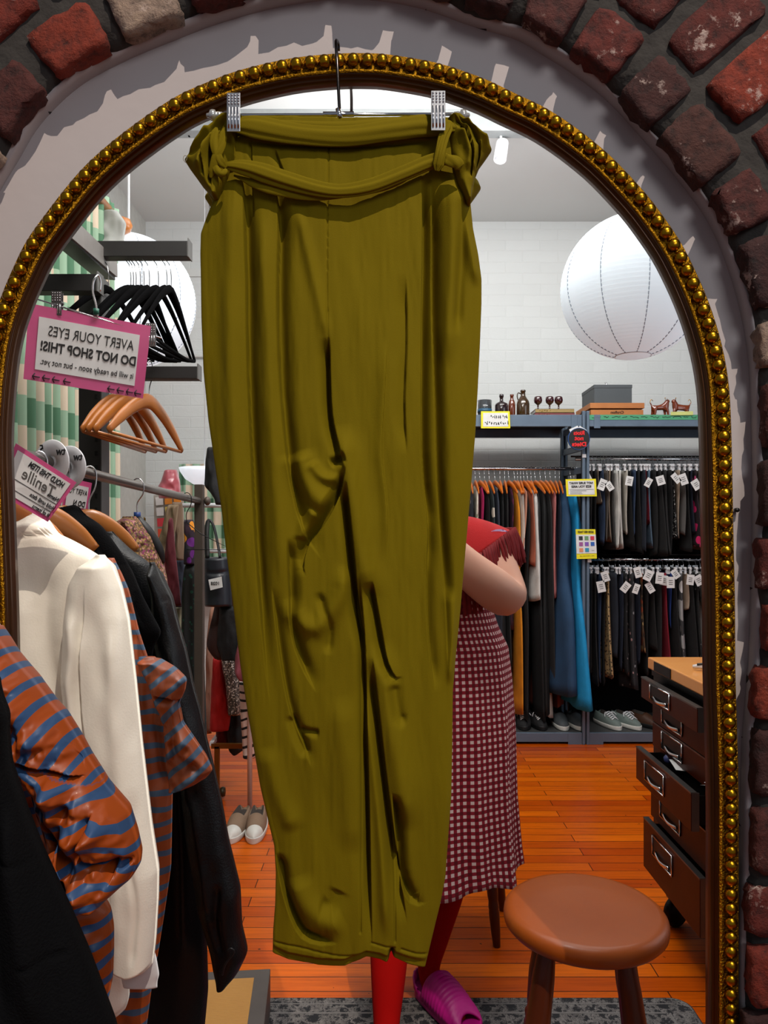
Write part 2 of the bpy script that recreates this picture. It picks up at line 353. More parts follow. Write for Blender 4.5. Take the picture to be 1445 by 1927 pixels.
struct(MB().box2((-1.9, 1.4, 0), (-1.8, WB, 3.72)).build('wall_left', mat('left_wall_paint', (206, 206, 200), .8), smooth=False))
struct(MB().box2((-4, WB-.02, 3.30), (-1.05, WB, 3.36)).build('trim_1', whiteceil, smooth=False))
struct(MB().box2((-1.78, 4.12, 3.60), (4, 4.20, 3.72)).build('trim_2', mat('beam_grey', (150, 154, 154), .8), smooth=False))
struct(MB().tube([(-1.75, WB-.03, P(0, 672, WB).z), (-.9, WB-.03, P(0, 672, WB).z)], .012, 8).build('trim_3', whiteceil))
# ---- mirror outline, traced at the mirror's own distance
MY = 1.0
BEAD = [(7, 611), (24, 561), (44, 514), (67, 467), (97, 424), (144, 363), (179, 324), (219, 288), (260, 256), (302, 226), (347, 198), (396, 176), (445, 157), (500, 142), (560, 130),
        (632, 123), (690, 122), (733, 125), (810, 138), (864, 154), (914, 173), (957, 194), (1012, 220), (1057, 248), (1101, 281), (1141, 316), (1197, 376), (1231, 420),
        (1262, 466), (1287, 514), (1309, 564), (1327, 615), (1341, 668), (1350, 722), (1354, 776), (1357, 880), (1359, 994), (1362, 1129), (1363, 1262), (1366, 1369),
        (1369, 1501), (1369, 1700), (1369, 1913)]
LEFTB = [(0, 2300), (-1, 1927), (-3, 1600), (-5, 1230), (-12, 1000), (-17, 850), (-14, 760), (-5, 670)]
BY = .985
full = [P(x, y, BY) for x, y in LEFTB+BEAD+[(1369, 2300)]]
zb = .07; full[0].z = zb; full[-1].z = zb
path = catmull(full, 900)
def path_frame(path):
    t = np.gradient(path, axis=0); t /= np.linalg.norm(t, axis=1)[:, None]; n = np.stack([-t[:, 2], t[:, 1]*0, t[:, 0]], -1)  # left normal in XZ: path runs up-over-down, outward = left of travel
    return t, n
tt, nn = path_frame(path)
if (nn[450]*np.array([0, 0, 1])).sum() < 0: nn = -nn
def sweep(name, prof, m, parent, rows=slice(None, None, 3), close=True):
    p = path[rows]; n = nn[rows]; k = len(prof); vs = []; fs = []
    for i in range(len(p)):
        for o, y in prof: vs.append((p[i][0]+n[i][0]*o, y, p[i][2]+n[i][2]*o))
    for i in range(len(p)-1):
        for j in range(k): fs.append((i*k+j, i*k+(j+1) % k, (i+1)*k+(j+1) % k, (i+1)*k+j))
    fs.append(tuple(range(k))); fs.append(tuple((len(p)-1)*k+j for j in range(k))[::-1])
    return link_mesh(name, vs, fs, m, parent)
mirror = root('mirror_frame', (0, 1.0, 0), 'tall arched gilded mirror frame with a beaded edge, set in the brick niche', 'mirror')
u = .985/1400
sweep('beaded_band', [(17.5*u, 1.005), (17.5*u, .980), (14.5*u, .977), (-14*u, .979), (-17*u, .975), (-20*u, .975), (-21*u, .980), (-21*u, 1.005)], gold_rough, mirror)
sweep('inner_moulding', [(-20*u, .979), (-22*u, .978), (-24*u, .981), (-25*u, .986), (-26.5*u, .984), (-28.5*u, .986), (-29.5*u, .991), (-30*u, .996), (-30*u, 1.004), (-20*u, 1.004)], umber, mirror)
sill = MB().box2((path[0][0]-.02, .975, .02), (path[-1][0]+.02, 1.01, .07)); sill.build('bottom_rail', gold, mirror, smooth=False, bevel=.003)
# beads spaced along the path
d = np.r_[0, np.cumsum(np.linalg.norm(np.diff(path, axis=0), axis=1))]; nb = int(d[-1]/(26.6*u)); beads = []
for i in range(nb):
    s = (i+.5)*d[-1]/nb; beads.append(Vector([np.interp(s, d, path[:, k]) for k in range(3)]))
beads.sort(key=lambda b: (Vector((b.x, 0, b.z))-Vector((.15, 0, 1.65))).length)
vis = [b for b in beads if b.z > .70 and b.x > -.52]; rest = [b for b in beads if b not in vis]
rest += vis[100:]; vis = vis[:100]
bm0 = MB().ball((0, 0, 0), (11.6*u, 9*u, 11.6*u), 20)
b0 = bm0.build('bead', gold, mirror); b0.location = vis[0]-mirror.location; b0.location.y = .974-1.0
off = worigin(mirror)
b0.data.transform(Matrix.Translation(off))   # bead mesh centred on its own origin
for b in vis[1:]:
    c = b0.copy(); COL.objects.link(c); c.parent = mirror; c.location = (b.x, -.026, b.z)
mb = MB()
for b in rest: mb.ball((b.x, .974, b.z), (11.6*u, 9*u, 11.6*u), 14)
tag(mb.build('bead_row', gold, mirror), kind='stuff')
mb = MB()
for i in range(nb):      # small linking pearls between the beads
    s = (i+1.0)*d[-1]/nb; q = [np.interp(s, d, path[:, k]) for k in range(3)]; mb.ball((q[0], .977, q[2]), 3.2*u, 8)
tag(mb.build('pearl_row', gold, mirror), kind='stuff')
# niche plaster: ring from the frame outwards
pr = path[::4]; pn = nn[::4]; vs = []; fs = []
offs = [(-8*u, 1.003), (16*u, 1.003), (60*u, 1.003), (140*u, 1.003), (260*u, 1.003), (700*u, 1.003)]
for i in range(len(pr)):
    for o, y in offs:
        vs.append((pr[i][0]+pn[i][0]*o, y, pr[i][2]+pn[i][2]*o))
k = len(offs)
for i in range(len(pr)-1):
    for j in range(k-1): fs.append((i*k+j, (i+1)*k+j, (i+1)*k+j+1, i*k+j+1))
n0 = len(vs); vs2 = [(v[0], v[1]+.004, v[2]) for v in vs]; fs += [tuple(n0+q for q in f[::-1]) for f in fs]; 
for i in range(len(pr)-1): fs.append((i*k, n0+i*k, n0+(i+1)*k, (i+1)*k)); 
struct(link_mesh('wall_front', vs+vs2, fs, plaster, loc=(0, 1.003, 0)))
struct(MB().box2((path[0][0]-.5, 1.003, 0), (path[-1][0]+.5, 1.007, .07)).build('trim_4', plaster, smooth=False))
# ---- brick arch in front of the niche
BK = .95
EDGE = [(-150, 2300), (-150, 1900), (-150, 1400), (-145, 1000), (-135, 700), (-100, 480), (-50, 350), (0, 262), (45, 190), (120, 118), (210, 68), (300, 30), (400, -8), (520, -40), (650, -55), (780, -40), (900, 0), (985, 26),
        (1040, 58), (1095, 93), (1165, 148), (1230, 218), (1305, 305), (1365, 390), (1410, 500), (1438, 620), (1448, 760), (1450, 1000), (1443, 1250), (1430, 1420), (1424, 1640), (1416, 1900), (1412, 2300)]
ep = [P(x, y, BK) for x, y in EDGE]; ep[0].z = 0; ep[-1].z = 0
bp = catmull(ep, 1200); bt = np.gradient(bp, axis=0); bt /= np.linalg.norm(bt, axis=1)[:, None]; bn = np.stack([-bt[:, 2], bt[:, 0]*0, bt[:, 0]], -1)
if bn[600][2] < 0: bn = -bn
bd = np.r_[0, np.cumsum(np.linalg.norm(np.diff(bp, axis=0), axis=1))]
def bpt(s, r, y):
    i = min(max(int(np.searchsorted(bd, s)), 0), len(bd)-1); p = bp[i]; n = bn[i]; return Vector((p[0]+n[0]*r, y, p[2]+n[2]*r))
def brick_mat():
    m = bpy.data.materials.new('old_red_brick'); m.use_nodes = True; N = NT(m); b = N.n['Principled BSDF']; b.inputs['Roughness'].default_value = .85
    at = N.add('VertexColor', layer_name='tone'); tc = N.add('TexCoord'); nz = N.add('TexNoise', i_Scale=16.0, i_Detail=8.0, i_Roughness=.7); N.link(tc.outputs['Object'], nz.inputs['Vector'])
    n2 = N.add('TexNoise', i_Scale=60.0, i_Detail=6.0, i_Roughness=.7); N.link(tc.outputs['Object'], n2.inputs['Vector'])
    mx = N.add('Mix', data_type='RGBA', blend_type='MULTIPLY'); mx.inputs[0].default_value = .85; N.link(at.outputs[0], mx.inputs[6])
    r = ramp_of(N, n2.outputs[0], [(0.3, (60, 50, 56)), (.5, (215, 205, 205)), (.72, (255, 245, 235))], 'LINEAR'); N.link(r.outputs[0], mx.inputs[7])
    m2 = N.add('Mix', data_type='RGBA'); r2 = ramp_of(N, nz.outputs[0], [(0, (0, 0, 0)), (.56, (0, 0, 0)), (.63, (235, 235, 235)), (1, (235, 235, 235))], 'LINEAR')
    N.link(mth(N, 'MULTIPLY', r2.outputs[0], mth(N, 'GREATER_THAN', n2.outputs[0], .5)), m2.inputs[0]); N.link(mx.outputs[2], m2.inputs[6]); m2.inputs[7].default_value = rgb((190, 168, 158)); N.link(m2.outputs[2], b.inputs['Base Color'])
    bpn = N.add('Bump', i_Strength=.9, i_Distance=.006); N.link(mth(N, 'ADD', nz.outputs[0], n2.outputs[0]), bpn.inputs['Height']); N.link(bpn.outputs[0], b.inputs['Normal']); return m
def brick_mesh():
    vs = []; fs = []; tones = []
    pal = [(96, 32, 22), (128, 44, 26), (76, 26, 22), (70, 32, 28), (104, 36, 26), (142, 52, 28), (86, 38, 32), (170, 150, 132), (62, 30, 28), (80, 44, 36)]
    rings = [(.0, .062, 'a'), (.078, .205, 'b'), (.222, .285, 'a'), (.302, .43, 'b'), (.445, .56, 'a')]
    for ri, (r0, r1, kd) in enumerate(rings):
        s = -.02*ri+(.0 if ri % 2 else .035)
        while s < bd[-1]:
            L = {'a': random.choice((.062, .068, .07)), 'b': random.choice((.06, .066, .07))}[kd]
            if ri == 0: L = random.choice((.066, .072, .09)); 
            cr = 1+max(0, (r0+r1)/2)*1.35*(1 if .6 < bpt(s, 0, 0).z-0 and bpt(s, 0, 0).z > 1.35 else 0)
            a, b = s+.007, s+L; rr0 = r0+random.uniform(-.003, .006); rr1 = r1+random.uniform(-.006, .004)
            if ri == 0: rr0 = random.choice((-.007, -.003, -.001, .000)); rr1 = random.choice((.055, .062, .066))
            tone = random.choice(pal); nx, nz_, ny = 7, 7, 3; base = len(vs); yf = BK+random.uniform(-.004, .006); key = {}
            def vid(i, j, k_):
                if (i, j, k_) in key: return key[(i, j, k_)]
                fi, fj, fk = i/nx, j/nz_, k_/ny
                rd = lambda t: .5-.5*math.copysign(abs(2*t-1)**1.0, 1-2*t)*1
                q = bpt(a+(b-a)*fi, rr0+(rr1-rr0)*fj, yf+.027*fk)
                c = Vector(bpt((a+b)/2, (rr0+rr1)/2, yf+.0135)); e = (abs(2*fi-1)**6+abs(2*fj-1)**6+abs(2*fk-1)**8)
                q = c+(q-c)*(1-.045*max(0, e-1))
                jt = .0013*(1+e*.5); q += Vector((random.uniform(-jt, jt), random.uniform(-jt, jt)*.8, random.uniform(-jt, jt)))
                key[(i, j, k_)] = len(vs); vs.append(q); tones.append(tone); return len(vs)-1
            for i in range(nx):
                for j in range(nz_): fs.append((vid(i, j, 0), vid(i+1, j, 0), vid(i+1, j+1, 0), vid(i, j+1, 0)))
            for i in range(nx):
                for k_ in range(ny):
                    fs.append((vid(i, 0, k_), vid(i, 0, k_+1), vid(i+1, 0, k_+1), vid(i+1, 0, k_))); fs.append((vid(i, nz_, k_), vid(i+1, nz_, k_), vid(i+1, nz_, k_+1), vid(i, nz_, k_+1)))
            for j in range(nz_):
                for k_ in range(ny):
                    fs.append((vid(0, j, k_), vid(0, j+1, k_), vid(0, j+1, k_+1), vid(0, j, k_+1))); fs.append((vid(nx, j, k_), vid(nx, j, k_+1), vid(nx, j+1, k_+1), vid(nx, j+1, k_)))
            s = b+.011+.0
    o = link_mesh('wall_brick_arch', vs, fs, brick_mat(), loc=(0, BK, 0)); ca = o.data.color_attributes.new('tone', 'FLOAT_COLOR', 'POINT')
    ca.data.foreach_set('color', np.array([rgb(t) for t in tones], dtype=np.float32).ravel()); return o
struct(brick_mesh())
vs = []; fs = []; mo = [(.004, 1.004), (.004, BK+.030), (.010, BK+.016), (.05, BK+.012), (.3, BK+.012), (1.4, BK+.012)]
for i in range(0, 1200, 3):
    jt = random.uniform(-.003, .003)
    for o_, y in mo: vs.append((bp[i][0]+bn[i][0]*(o_+jt), y, bp[i][2]+bn[i][2]*(o_+jt)))
k = len(mo); nrow = len(vs)//k
for i in range(nrow-1):
    for j in range(k-1): fs.append((i*k+j, (i+1)*k+j, (i+1)*k+j+1, i*k+j+1))
struct(link_mesh('wall_mortar_bed', vs, fs, mat('grey_mortar', (66, 62, 58), .95, vary=(38, 34, 32), vs=30, bump=1, bs=60), loc=(0, .9, 0)))
vs = []; fs = []
for i in range(0, 1200, 2):
    for o_, y in ((.0015, 1.003), (.0008, BK+.04), (.0010, BK+.029+.004*math.sin(i*.11)+random.uniform(-.0015, .0015)), (.008, BK+.031)): vs.append((bp[i][0]+bn[i][0]*o_, y, bp[i][2]+bn[i][2]*o_))
for i in range(len(vs)//4-1):
    for j in range(3): fs.append((i*4+j, (i+1)*4+j, (i+1)*4+j+1, i*4+j+1))
struct(link_mesh('wall_reveal', vs, fs, plaster, loc=(0, 1.0, 0)))
struct(MB().tube([P(1384, 960, 1.0), P(1384, 960, 1.0)+Vector((0, -.006, 0))], .003, 10).build('trim_5', black))
# ---------------------------------------------------------------- clip hanger and olive trousers in front of the mirror
TY = .955
hg = root('clip_hanger', P(637, 215, TY), 'shiny metal trouser hanger with two clips, hooked over the gilded frame', 'hanger')
MB().tube([P(405, 217, TY), P(868, 215, TY)], .0021, 10).build('bar', chrome, hg)
MB().tube([P(608, 215.5, TY), P(666, 215, TY)], .0034, 10).tube([P(636, 205, TY-.001), P(640, 224, TY-.001)], .0036, 10).build('sleeve', chrome, hg)
MB().tube([P(642, 224, TY), P(639, 208, TY), P(636, 150, TY+.002), P(633.5, 105, TY+.006), P(632, 84, TY+.014), P(632.5, 76, TY+.023), P(636, 82, TY+.034), P(637, 96, TY+.038)], .0021, 10, res=50).build('hook', darkwire, hg)
for x in (411, 861):
    e = MB(); sgn = -1 if x < 600 else 1; c = P(x, 217, TY); Mx = Matrix.Rotation(sgn*PI/2, 3, 'Y')
    e.lathe([(.0001, -.006), (.004, -.005), (.0046, 0), (.0042, .003), (.0066, .004), (.0072, .007), (.0066, .010), (.003, .012), (.0026, .015), (.0001, .016)], c, 16, Mx); e.build('end_cap', mat('clear_end_cap', (225, 225, 222), .15, .6), hg)
for x0, x1, y0, y1 in ((427, 452, 175, 248), (811, 838, 171, 246)):
    c = MB(); a = P(x0, y0, TY-.040); b = P(x1, y1, TY-.040); w = b.x-a.x; h = a.z-b.z; cx = (a.x+b.x)/2; cz = (a.z+b.z)/2
    c.box((cx, TY-.040, cz), (w, .0015, h))
    cl = c.build('clip', chrome_r, hg, smooth=False, bevel=.0005)
    s = MB()
    for i in range(4):
        xx = cx+w*(-.36+.24*i)
        for j in range(4): s.ball((xx, TY-.0412, cz+h*(.44-.072*j)), (.0013, .001, .0013), 8)
        s.tube([(xx, TY-.0410, cz+h*.12), (xx, TY-.0410, cz-h*.42)], .0012, 6)
    s.build('grip_pattern', chrome, cl)
    k = MB(); k.box((cx, TY+.016, cz), (w, .0015, h)); k.tube([(cx-w*.6, TY-.003, cz+h*.03), (cx+w*.6, TY-.003, cz+h*.03)], .0055, 10)
    k.box((cx, TY-.019, cz+h*.12), (w*.8, .040, .003)); k.build('spring', chrome, cl, smooth=False)
# --- trousers
tr = root('trousers', P(640, 215, TY), 'olive green tapered trousers with a draped sash belt, clipped on a hanger before the mirror', 'trousers')
TL = [(432, 226), (424, 240), (412, 270), (405, 310), (404, 345), (401, 378), (388, 412), (378, 440), (377, 480), (378, 520), (379, 600), (383, 700), (392, 790), (405, 880), (417, 960), (427, 1050), (440, 1150), (452, 1250), (466, 1340), (478, 1410), (490, 1480), (505, 1545), (516, 1590), (519, 1640), (518, 1700), (514, 1760), (513, 1806)]
TR = [(862, 226), (872, 240), (880, 280), (884, 330), (885, 380), (890, 430), (900, 480), (906, 525), (906, 570), (903, 650), (899, 730), (894, 820), (886, 920), (879, 1000), (872, 1080), (866, 1150), (858, 1230), (852, 1300), (851, 1400), (849, 1500), (843, 1580), (838, 1650), (828, 1700), (815, 1750), (800, 1806)]
TF = [
 # long pleats, left side
 ([(462, 300), (464, 420), (468, 560), (470, 700), (476, 850), (483, 1000), (497, 1180), (512, 1330)], -.011, 16, 'z', 'a'),
 ([(446, 300), (440, 450), (438, 640), (446, 850), (462, 1080)], .006, 18, 'v'),
 ([(524, 350), (528, 430), (526, 560), (530, 700), (540, 830), (555, 930), (575, 1000), (600, 1050), (612, 1056)], -.012, 17, 'z', 'a'),
 ([(497, 380), (502, 520), (512, 700), (520, 860), (530, 1000), (540, 1150)], .006, 16, 'v'),
 ([(560, 390), (590, 520), (608, 600), (618, 660)], .004, 10, 'v'),
 ([(545, 1010), (548, 1120), (553, 1190), (572, 1250), (600, 1300)], -.009, 15, 'z', 'a'),
 ([(515, 1100), (530, 1230), (548, 1330), (575, 1400), (590, 1440)], -.007, 12, 'z'),
 ([(548, 1340), (565, 1390), (582, 1420)], -.006, 8, 'v'),
 ([(565, 1368), (585, 1372), (604, 1374)], -.006, 6, 'v'),
 # crotch
 ([(620, 640), (622, 720), (626, 790), (640, 850), (652, 900)], -.013, 13, 's', 'a'),
 ([(652, 862), (636, 868), (622, 876)], -.008, 7, 'v', 'a'),
 ([(652, 880), (640, 930), (620, 970), (600, 1000), (582, 1022), (572, 1060), (578, 1085)], -.012, 12, 's', 'a'),
 ([(560, 850), (575, 900), (600, 940), (625, 955)], .010, 22, 'v'),
 ([(596, 960), (580, 985), (570, 1020)], .006, 12, 'v'),
 ([(585, 870), (610, 900), (645, 905)], .006, 10, 'v'),
 ([(600, 1110), (610, 1140), (622, 1180), (618, 1230)], -.005, 8, 'v'), ([(545, 1120), (560, 1160), (600, 1175), (640, 1120), (655, 1060)], .007, 18, 'v'),
 ([(652, 905), (660, 980), (668, 1060), (676, 1150), (690, 1230)], -.018, 13, 's', 'a'),
 ([(676, 1080), (686, 1200), (690, 1350), (694, 1500), (697, 1650), (700, 1780)], -.012, 11, 's', 'a'),
 ([(640, 800), (655, 880), (668, 960), (680, 1040), (702, 1130)], .010, 20, 'v'),
 ([(700, 1090), (716, 1180), (728, 1240), (745, 1272), (760, 1270)], -.012, 13, 's', 'a'),
 ([(740, 1280), (745, 1320), (752, 1345), (768, 1352)], -.006, 10, 'v'),
 ([(700, 1230), (712, 1330), (724, 1440), (738, 1550), (752, 1650), (765, 1730)], -.014, 15, 's', 'a'),
 ([(712, 1200), (730, 1330), (752, 1450), (765, 1560)], .009, 22, 'v'),
 # right side long pleats
 ([(793, 330), (795, 450), (793, 600), (792, 750), (794, 880), (804, 980), (806, 1080)], -.011, 12, 'z', 'a'),
 ([(812, 330), (813, 450), (813, 600), (818, 750), (822, 900), (830, 1020), (838, 1140), (842, 1260)], -.013, 13, 'z', 'a'),
 ([(845, 330), (850, 450), (846, 560), (840, 700)], .006, 14, 'v'),
 ([(862, 350), (876, 440), (890, 500), (902, 545)], .006, 12, 'v'), ([(872, 370), (868, 470), (862, 560), (858, 640)], -.005, 9, 'v'),
 ([(762, 520), (764, 640), (760, 760), (764, 860)], -.005, 14, 's'),
 ([(728, 640), (722, 760), (718, 860), (728, 960), (726, 1060)], .004, 12, 's'),
 ([(806, 980), (802, 1100), (806, 1200), (818, 1300)], -.007, 12, 'z'),
 ([(842, 1100), (850, 1200), (849, 1290)], .006, 10, 'v'),
 # lower legs
 ([(520, 1600), (532, 1660), (548, 1710), (570, 1750), (605, 1762), (640, 1758)], -.011, 14, 'z', 'a'),
 ([(556, 1640), (580, 1690), (620, 1720), (650, 1712)], .006, 22, 'v'),
 ([(738, 1480), (746, 1570), (752, 1640), (775, 1690), (805, 1690)], -.012, 13, 'z', 'a'),
 ([(640, 1660), (625, 1690), (600, 1690)], -.004, 14, 'v'),
 ([(690, 1300), (712, 1500), (722, 1650), (728, 1760)], .006, 10, 'v'),
 ([(500, 1400), (530, 1500), (560, 1560)], .004, 18, 'v'), ([(640, 1300), (655, 1450), (668, 1600)], .004, 20, 'v'),
 # centre seams: fine lines
 ([(622, 270), (619, 400), (618, 560), (622, 690)], -.0022, 2.2, 's', 'x'), ([(678, 1150), (680, 1350), (681, 1550), (679, 1740)], -.0018, 1.8, 'v', 'x'),
 ([(737, 1560), (742, 1650), (743, 1760)], -.0018, 1.8, 'v', 'x'),
 # creases under the waist band
 ([(452, 268), (500, 276), (600, 284), (700, 282), (820, 272)], -.004, 8, 's'),
 ([(520, 290), (535, 330), (550, 360)], -.004, 7, 's'), ([(476, 262), (478, 330), (480, 420)], -.003, 5, 's'),
 # hem stitching
 ([(514, 1768), (560, 1770), (610, 1780), (660, 1785), (690, 1778)], -.0016, 2.0, 'v', 'x'), ([(700, 1760), (725, 1768), (742, 1772)], -.0016, 2.0, 'v', 'x'), ([(755, 1775), (780, 1785), (808, 1792)], -.0016, 2.0, 'v', 'x'),
 ([(734, 1806), (735, 1790), (737, 1778)], -.012, 4, 'v', 'x'),
]
TF = [(f[0], f[1]*(1.7 if len(f) > 4 and f[4] == 'a' else 1.35))+tuple(f[2:]) for f in TF]
body = relief('trouser_legs', olive, TL, TR, TY, .034, tr, nu=400, nv=760, folds=TF, noise=((.0022, 60, 190), (.0012, 22, 120), (.0004, 7, 40)), power=.42,
    bot=[(505, 1788), (540, 1797), (600, 1808), (650, 1808), (690, 1790), (715, 1796), (732, 1804), (737, 1792), (744, 1796), (770, 1808), (800, 1818), (820, 1812)], top=[(430, 224), (470, 219), (520, 222), (640, 224), (740, 222), (800, 219), (865, 226)])
F_ = TY-.022
def Q(x, y, dy=0): return P(x, y, F_+dy)
sash('waistband_roll', olive, [Q(424, 238), Q(470, 238, -.002), Q(560, 252, -.004), Q(650, 256, -.004), Q(740, 244, -.004), Q(800, 236, -.003), Q(866, 240)], [.011, .013, .0115, .012, .0125, .013, .011], tr, .42, 2, .15)
sash('waistband_fold', olive, [Q(440, 228, .004), Q(520, 234, .002), Q(640, 238, .002), Q(760, 230, .002), Q(860, 232, .004)], [.004, .006, .006, .006, .004], tr, .6, 1, .1)
sash('belt', olive, [Q(412, 316, .006), Q(430, 312, -.004), Q(470, 318, -.007), Q(540, 340, -.009), Q(600, 356, -.010), Q(645, 360, -.010), Q(700, 350, -.010), Q(760, 326, -.009), Q(812, 304, -.007), Q(842, 300, -.004), Q(868, 318, .004)],
     [.006, .0075, .010, .0095, .0085, .0075, .0085, .0085, .0085, .0085, .008], tr, .55, 2, .22, tw=.35)
sash('belt_underfold', olive, [Q(440, 330, .002), Q(500, 352, -.003), Q(580, 368, -.005), Q(645, 366, -.005), Q(720, 352, -.004), Q(790, 322, -.002)], [.003, .0065, .0055, .004, .005, .004], tr, .5, 1, .15)
# left bunch of the waist
BL = [([(438, 236), (408, 256), (384, 284), (356, 303)], -.010, 6), ([(430, 244), (414, 276), (404, 310), (404, 366)], -.012, 6, 's'), ([(412, 262), (392, 296), (376, 334)], .010, 8), ([(420, 250), (402, 272), (388, 300), (392, 350)], -.008, 5, 's'), ([(400, 250), (378, 276), (360, 298)], .008, 7)]
relief('bunched_waist', olive, [(420, 226), (400, 241), (376, 264), (356, 292), (348, 303), (358, 319), (372, 338), (382, 352), (396, 366), (404, 378)], [(444, 226), (446, 300), (432, 340), (412, 378)], TY-.006, .046, tr, nu=90, nv=110, noise=((.003, 14, 20),), folds=BL, smooth=1)
relief('bunched_waist', olive, [(392, 268), (374, 300), (368, 322), (384, 348), (398, 372)], [(410, 268), (412, 300), (412, 340), (410, 372)], TY+.014, .03, tr, nu=40, nv=50, noise=((.004, 10, 16),))
for k_, (a, b, c, d_) in enumerate((((407, 240), (403, 270), (412, 300), (426, 316)), ((424, 240), (416, 275), (404, 300), (396, 335)))):
    sash('belt_loop', olive, [Q(*a, -.008), Q(*b, -.012), Q(*c, -.012), Q(*d_, -.006)], [.004, .0045, .0045, .004], tr, .5, 1, .25)
sash('belt_loop', olive, [Q(426, 318, -.012), Q(420, 326, -.014), Q(410, 322, -.012), Q(402, 306, -.008)], [.0035, .004, .004, .003], tr, .6, 1, .2)
# right bunch and loop
BR = [([(850, 232), (874, 262), (886, 300), (884, 350)], -.013, 6, 's'), ([(858, 236), (890, 262), (900, 300), (890, 340)], -.011, 6, 's'), ([(868, 240), (896, 262), (918, 282)], .009, 8), ([(866, 250), (880, 290), (880, 340)], .011, 7), ([(876, 246), (894, 256), (912, 272)], -.006, 4), ([(896, 280), (894, 310), (888, 335)], .006, 5)]
relief('bunched_waist', olive, [(840, 226), (848, 300), (860, 350), (878, 388)], [(864, 226), (886, 242), (906, 256), (920, 272), (925, 284), (914, 300), (902, 316), (894, 336), (888, 362), (884, 388)], TY-.006, .046, tr, nu=90, nv=110, noise=((.003, 14, 20),), folds=BR, smooth=1)
sash('belt_loop', olive, [Q(847, 232, -.008), Q(836, 256, -.014), Q(828, 290, -.018), Q(822, 322, -.014)], [.005, .0055, .0058, .006], tr, .35, 2, .3)
sash('belt_loop', olive, [Q(836, 298, -.014), Q(858, 306, -.014), Q(866, 318, -.010)], [.006, .007, .006], tr, .6, 1, .2)
MB().tube([Q(349, 306), Q(345, 300), Q(347, 293), Q(352, 295), Q(350, 303)], .0004, 6, res=20).build('loose_thread', mat('thread', (150, 140, 110), .8), tr)
# --- what the mirror shows of them: the same two things again, turned over, at the mirrored distance
t2 = copy_tree(tr); t2.location = (tr.location.x, 2*1.0-tr.location.y+.004, tr.location.z); t2.scale = (1, -1, 1)
t2['label'] = 'reflection of the olive trousers, peeping out behind their right waist edge'
h2 = copy_tree(hg); h2.location = (hg.location.x, 2*1.0-hg.location.y+.004, hg.location.z); h2.scale = (1, -1, 1)
h2['label'] = 'dark hook of the mirrored trouser hanger, just right of the shiny hook'
for c in h2.children:
    if c.name.startswith('hook'):
        z0 = P(0, 215, TY).z-hg.location.z
        nm = MB().tube([(.0085, 0, z0), (.005, -.0, z0-.0+.012), (.0042, .0, .030), (.0075, .001, .036), (.0120, .002, .045), (.0125, .0, .075), (.011, -.01, .105)], .0021, 10, res=40)
        bpy.data.objects.remove(c); o_ = nm.build('hook', darkwire, None, loc=(0, 0, 0)); o_.parent = h2; break
# ---------------------------------------------------------------- clothes on the metal rack beside the mirror
def stripe_mat(name, a, b, per, frac, rough=.5, coat=.06):
    m, N, bs, uv, sp = uvmat(name, rough, coat=coat); nz = N.add('TexNoise', i_Scale=.012, i_Detail=2.0); N.link(uv.outputs[0], nz.inputs['Vector'])
    v = mth(N, 'ADD', sp.outputs[1], mth(N, 'MULTIPLY', nz.outputs[0], 22)); f = mth(N, 'LESS_THAN', mth(N, 'FRACT', mth(N, 'DIVIDE', v, per)), frac)
    mx = N.add('Mix', data_type='RGBA'); mx.inputs[6].default_value = rgb(a); mx.inputs[7].default_value = rgb(b); N.link(f, mx.inputs[0]); N.link(mx.outputs[2], bs.inputs['Base Color']); return m
taff = stripe_mat('striped_taffeta', (158, 66, 8), (44, 76, 118), 37, .36)
taff2 = stripe_mat('striped_taffeta_far', (140, 60, 8), (54, 78, 104), 29, .36)
satin = mat('cream_satin', (236, 230, 216), .42, vary=(228, 220, 204), vs=3, bump=.1, bs=300, coat=.1)
wool = mat('black_wool', (9, 9, 11), .9, vary=(5, 5, 7), bump=.4, bs=500, spec=.12)
leather = mat('black_leather', (10, 11, 13), .42, vary=(6, 7, 8), vs=6, bump=.25, bs=260, spec=.3)
def rot_uv(deg, cx=0, cy=0, k=1):
    a = math.radians(deg); return lambda X, Y: ((X-cx)*math.cos(a)*k+(Y-cy)*math.sin(a)*k, -(X-cx)*math.sin(a)*k+(Y-cy)*math.cos(a)*k)
# nearest: the real garments on this side of the mirror
cr = relief('black_coat', wool, [(-260, 1250), (-260, 2300)], [(-6, 1290), (2, 1320), (14, 1345), (12, 1375), (17, 1436), (47, 1525), (78, 1602), (136, 1726), (167, 1796), (217, 1927), (300, 2300)], .56, .07, nu=60, nv=160,
   noise=((.004, 60, 200), (.001, 14, 60)), folds=[([(40, 1500), (60, 1640), (110, 1900)], .008, 20), ([(0, 1450), (20, 1700), (40, 1900)], -.010, 18), ([(100, 1600), (60, 1605), (20, 1600)], -.003, 4), ([(150, 1770), (100, 1775), (70, 1780)], -.003, 4)])
tag(cr, 'black wool coat hanging nearest the viewer at the lower left edge', 'coat')
wj0 = relief('white_jacket', satin, [(-160, 1080), (-160, 2000)], [(-14, 1140), (-2, 1170), (9, 1205), (22, 1240), (40, 1290), (46, 1400), (46, 2000)], .76, .03, nu=30, nv=90, noise=((.004, 30, 90),))
tag(wj0, 'sliver of white jacket at the left edge, touching the gilded frame above the striped dress', 'jacket')
sd = root('striped_dress', P(60, 1900, .68), 'rust and blue striped taffeta dress with puffed sleeve, nearest at lower left edge', 'dress')
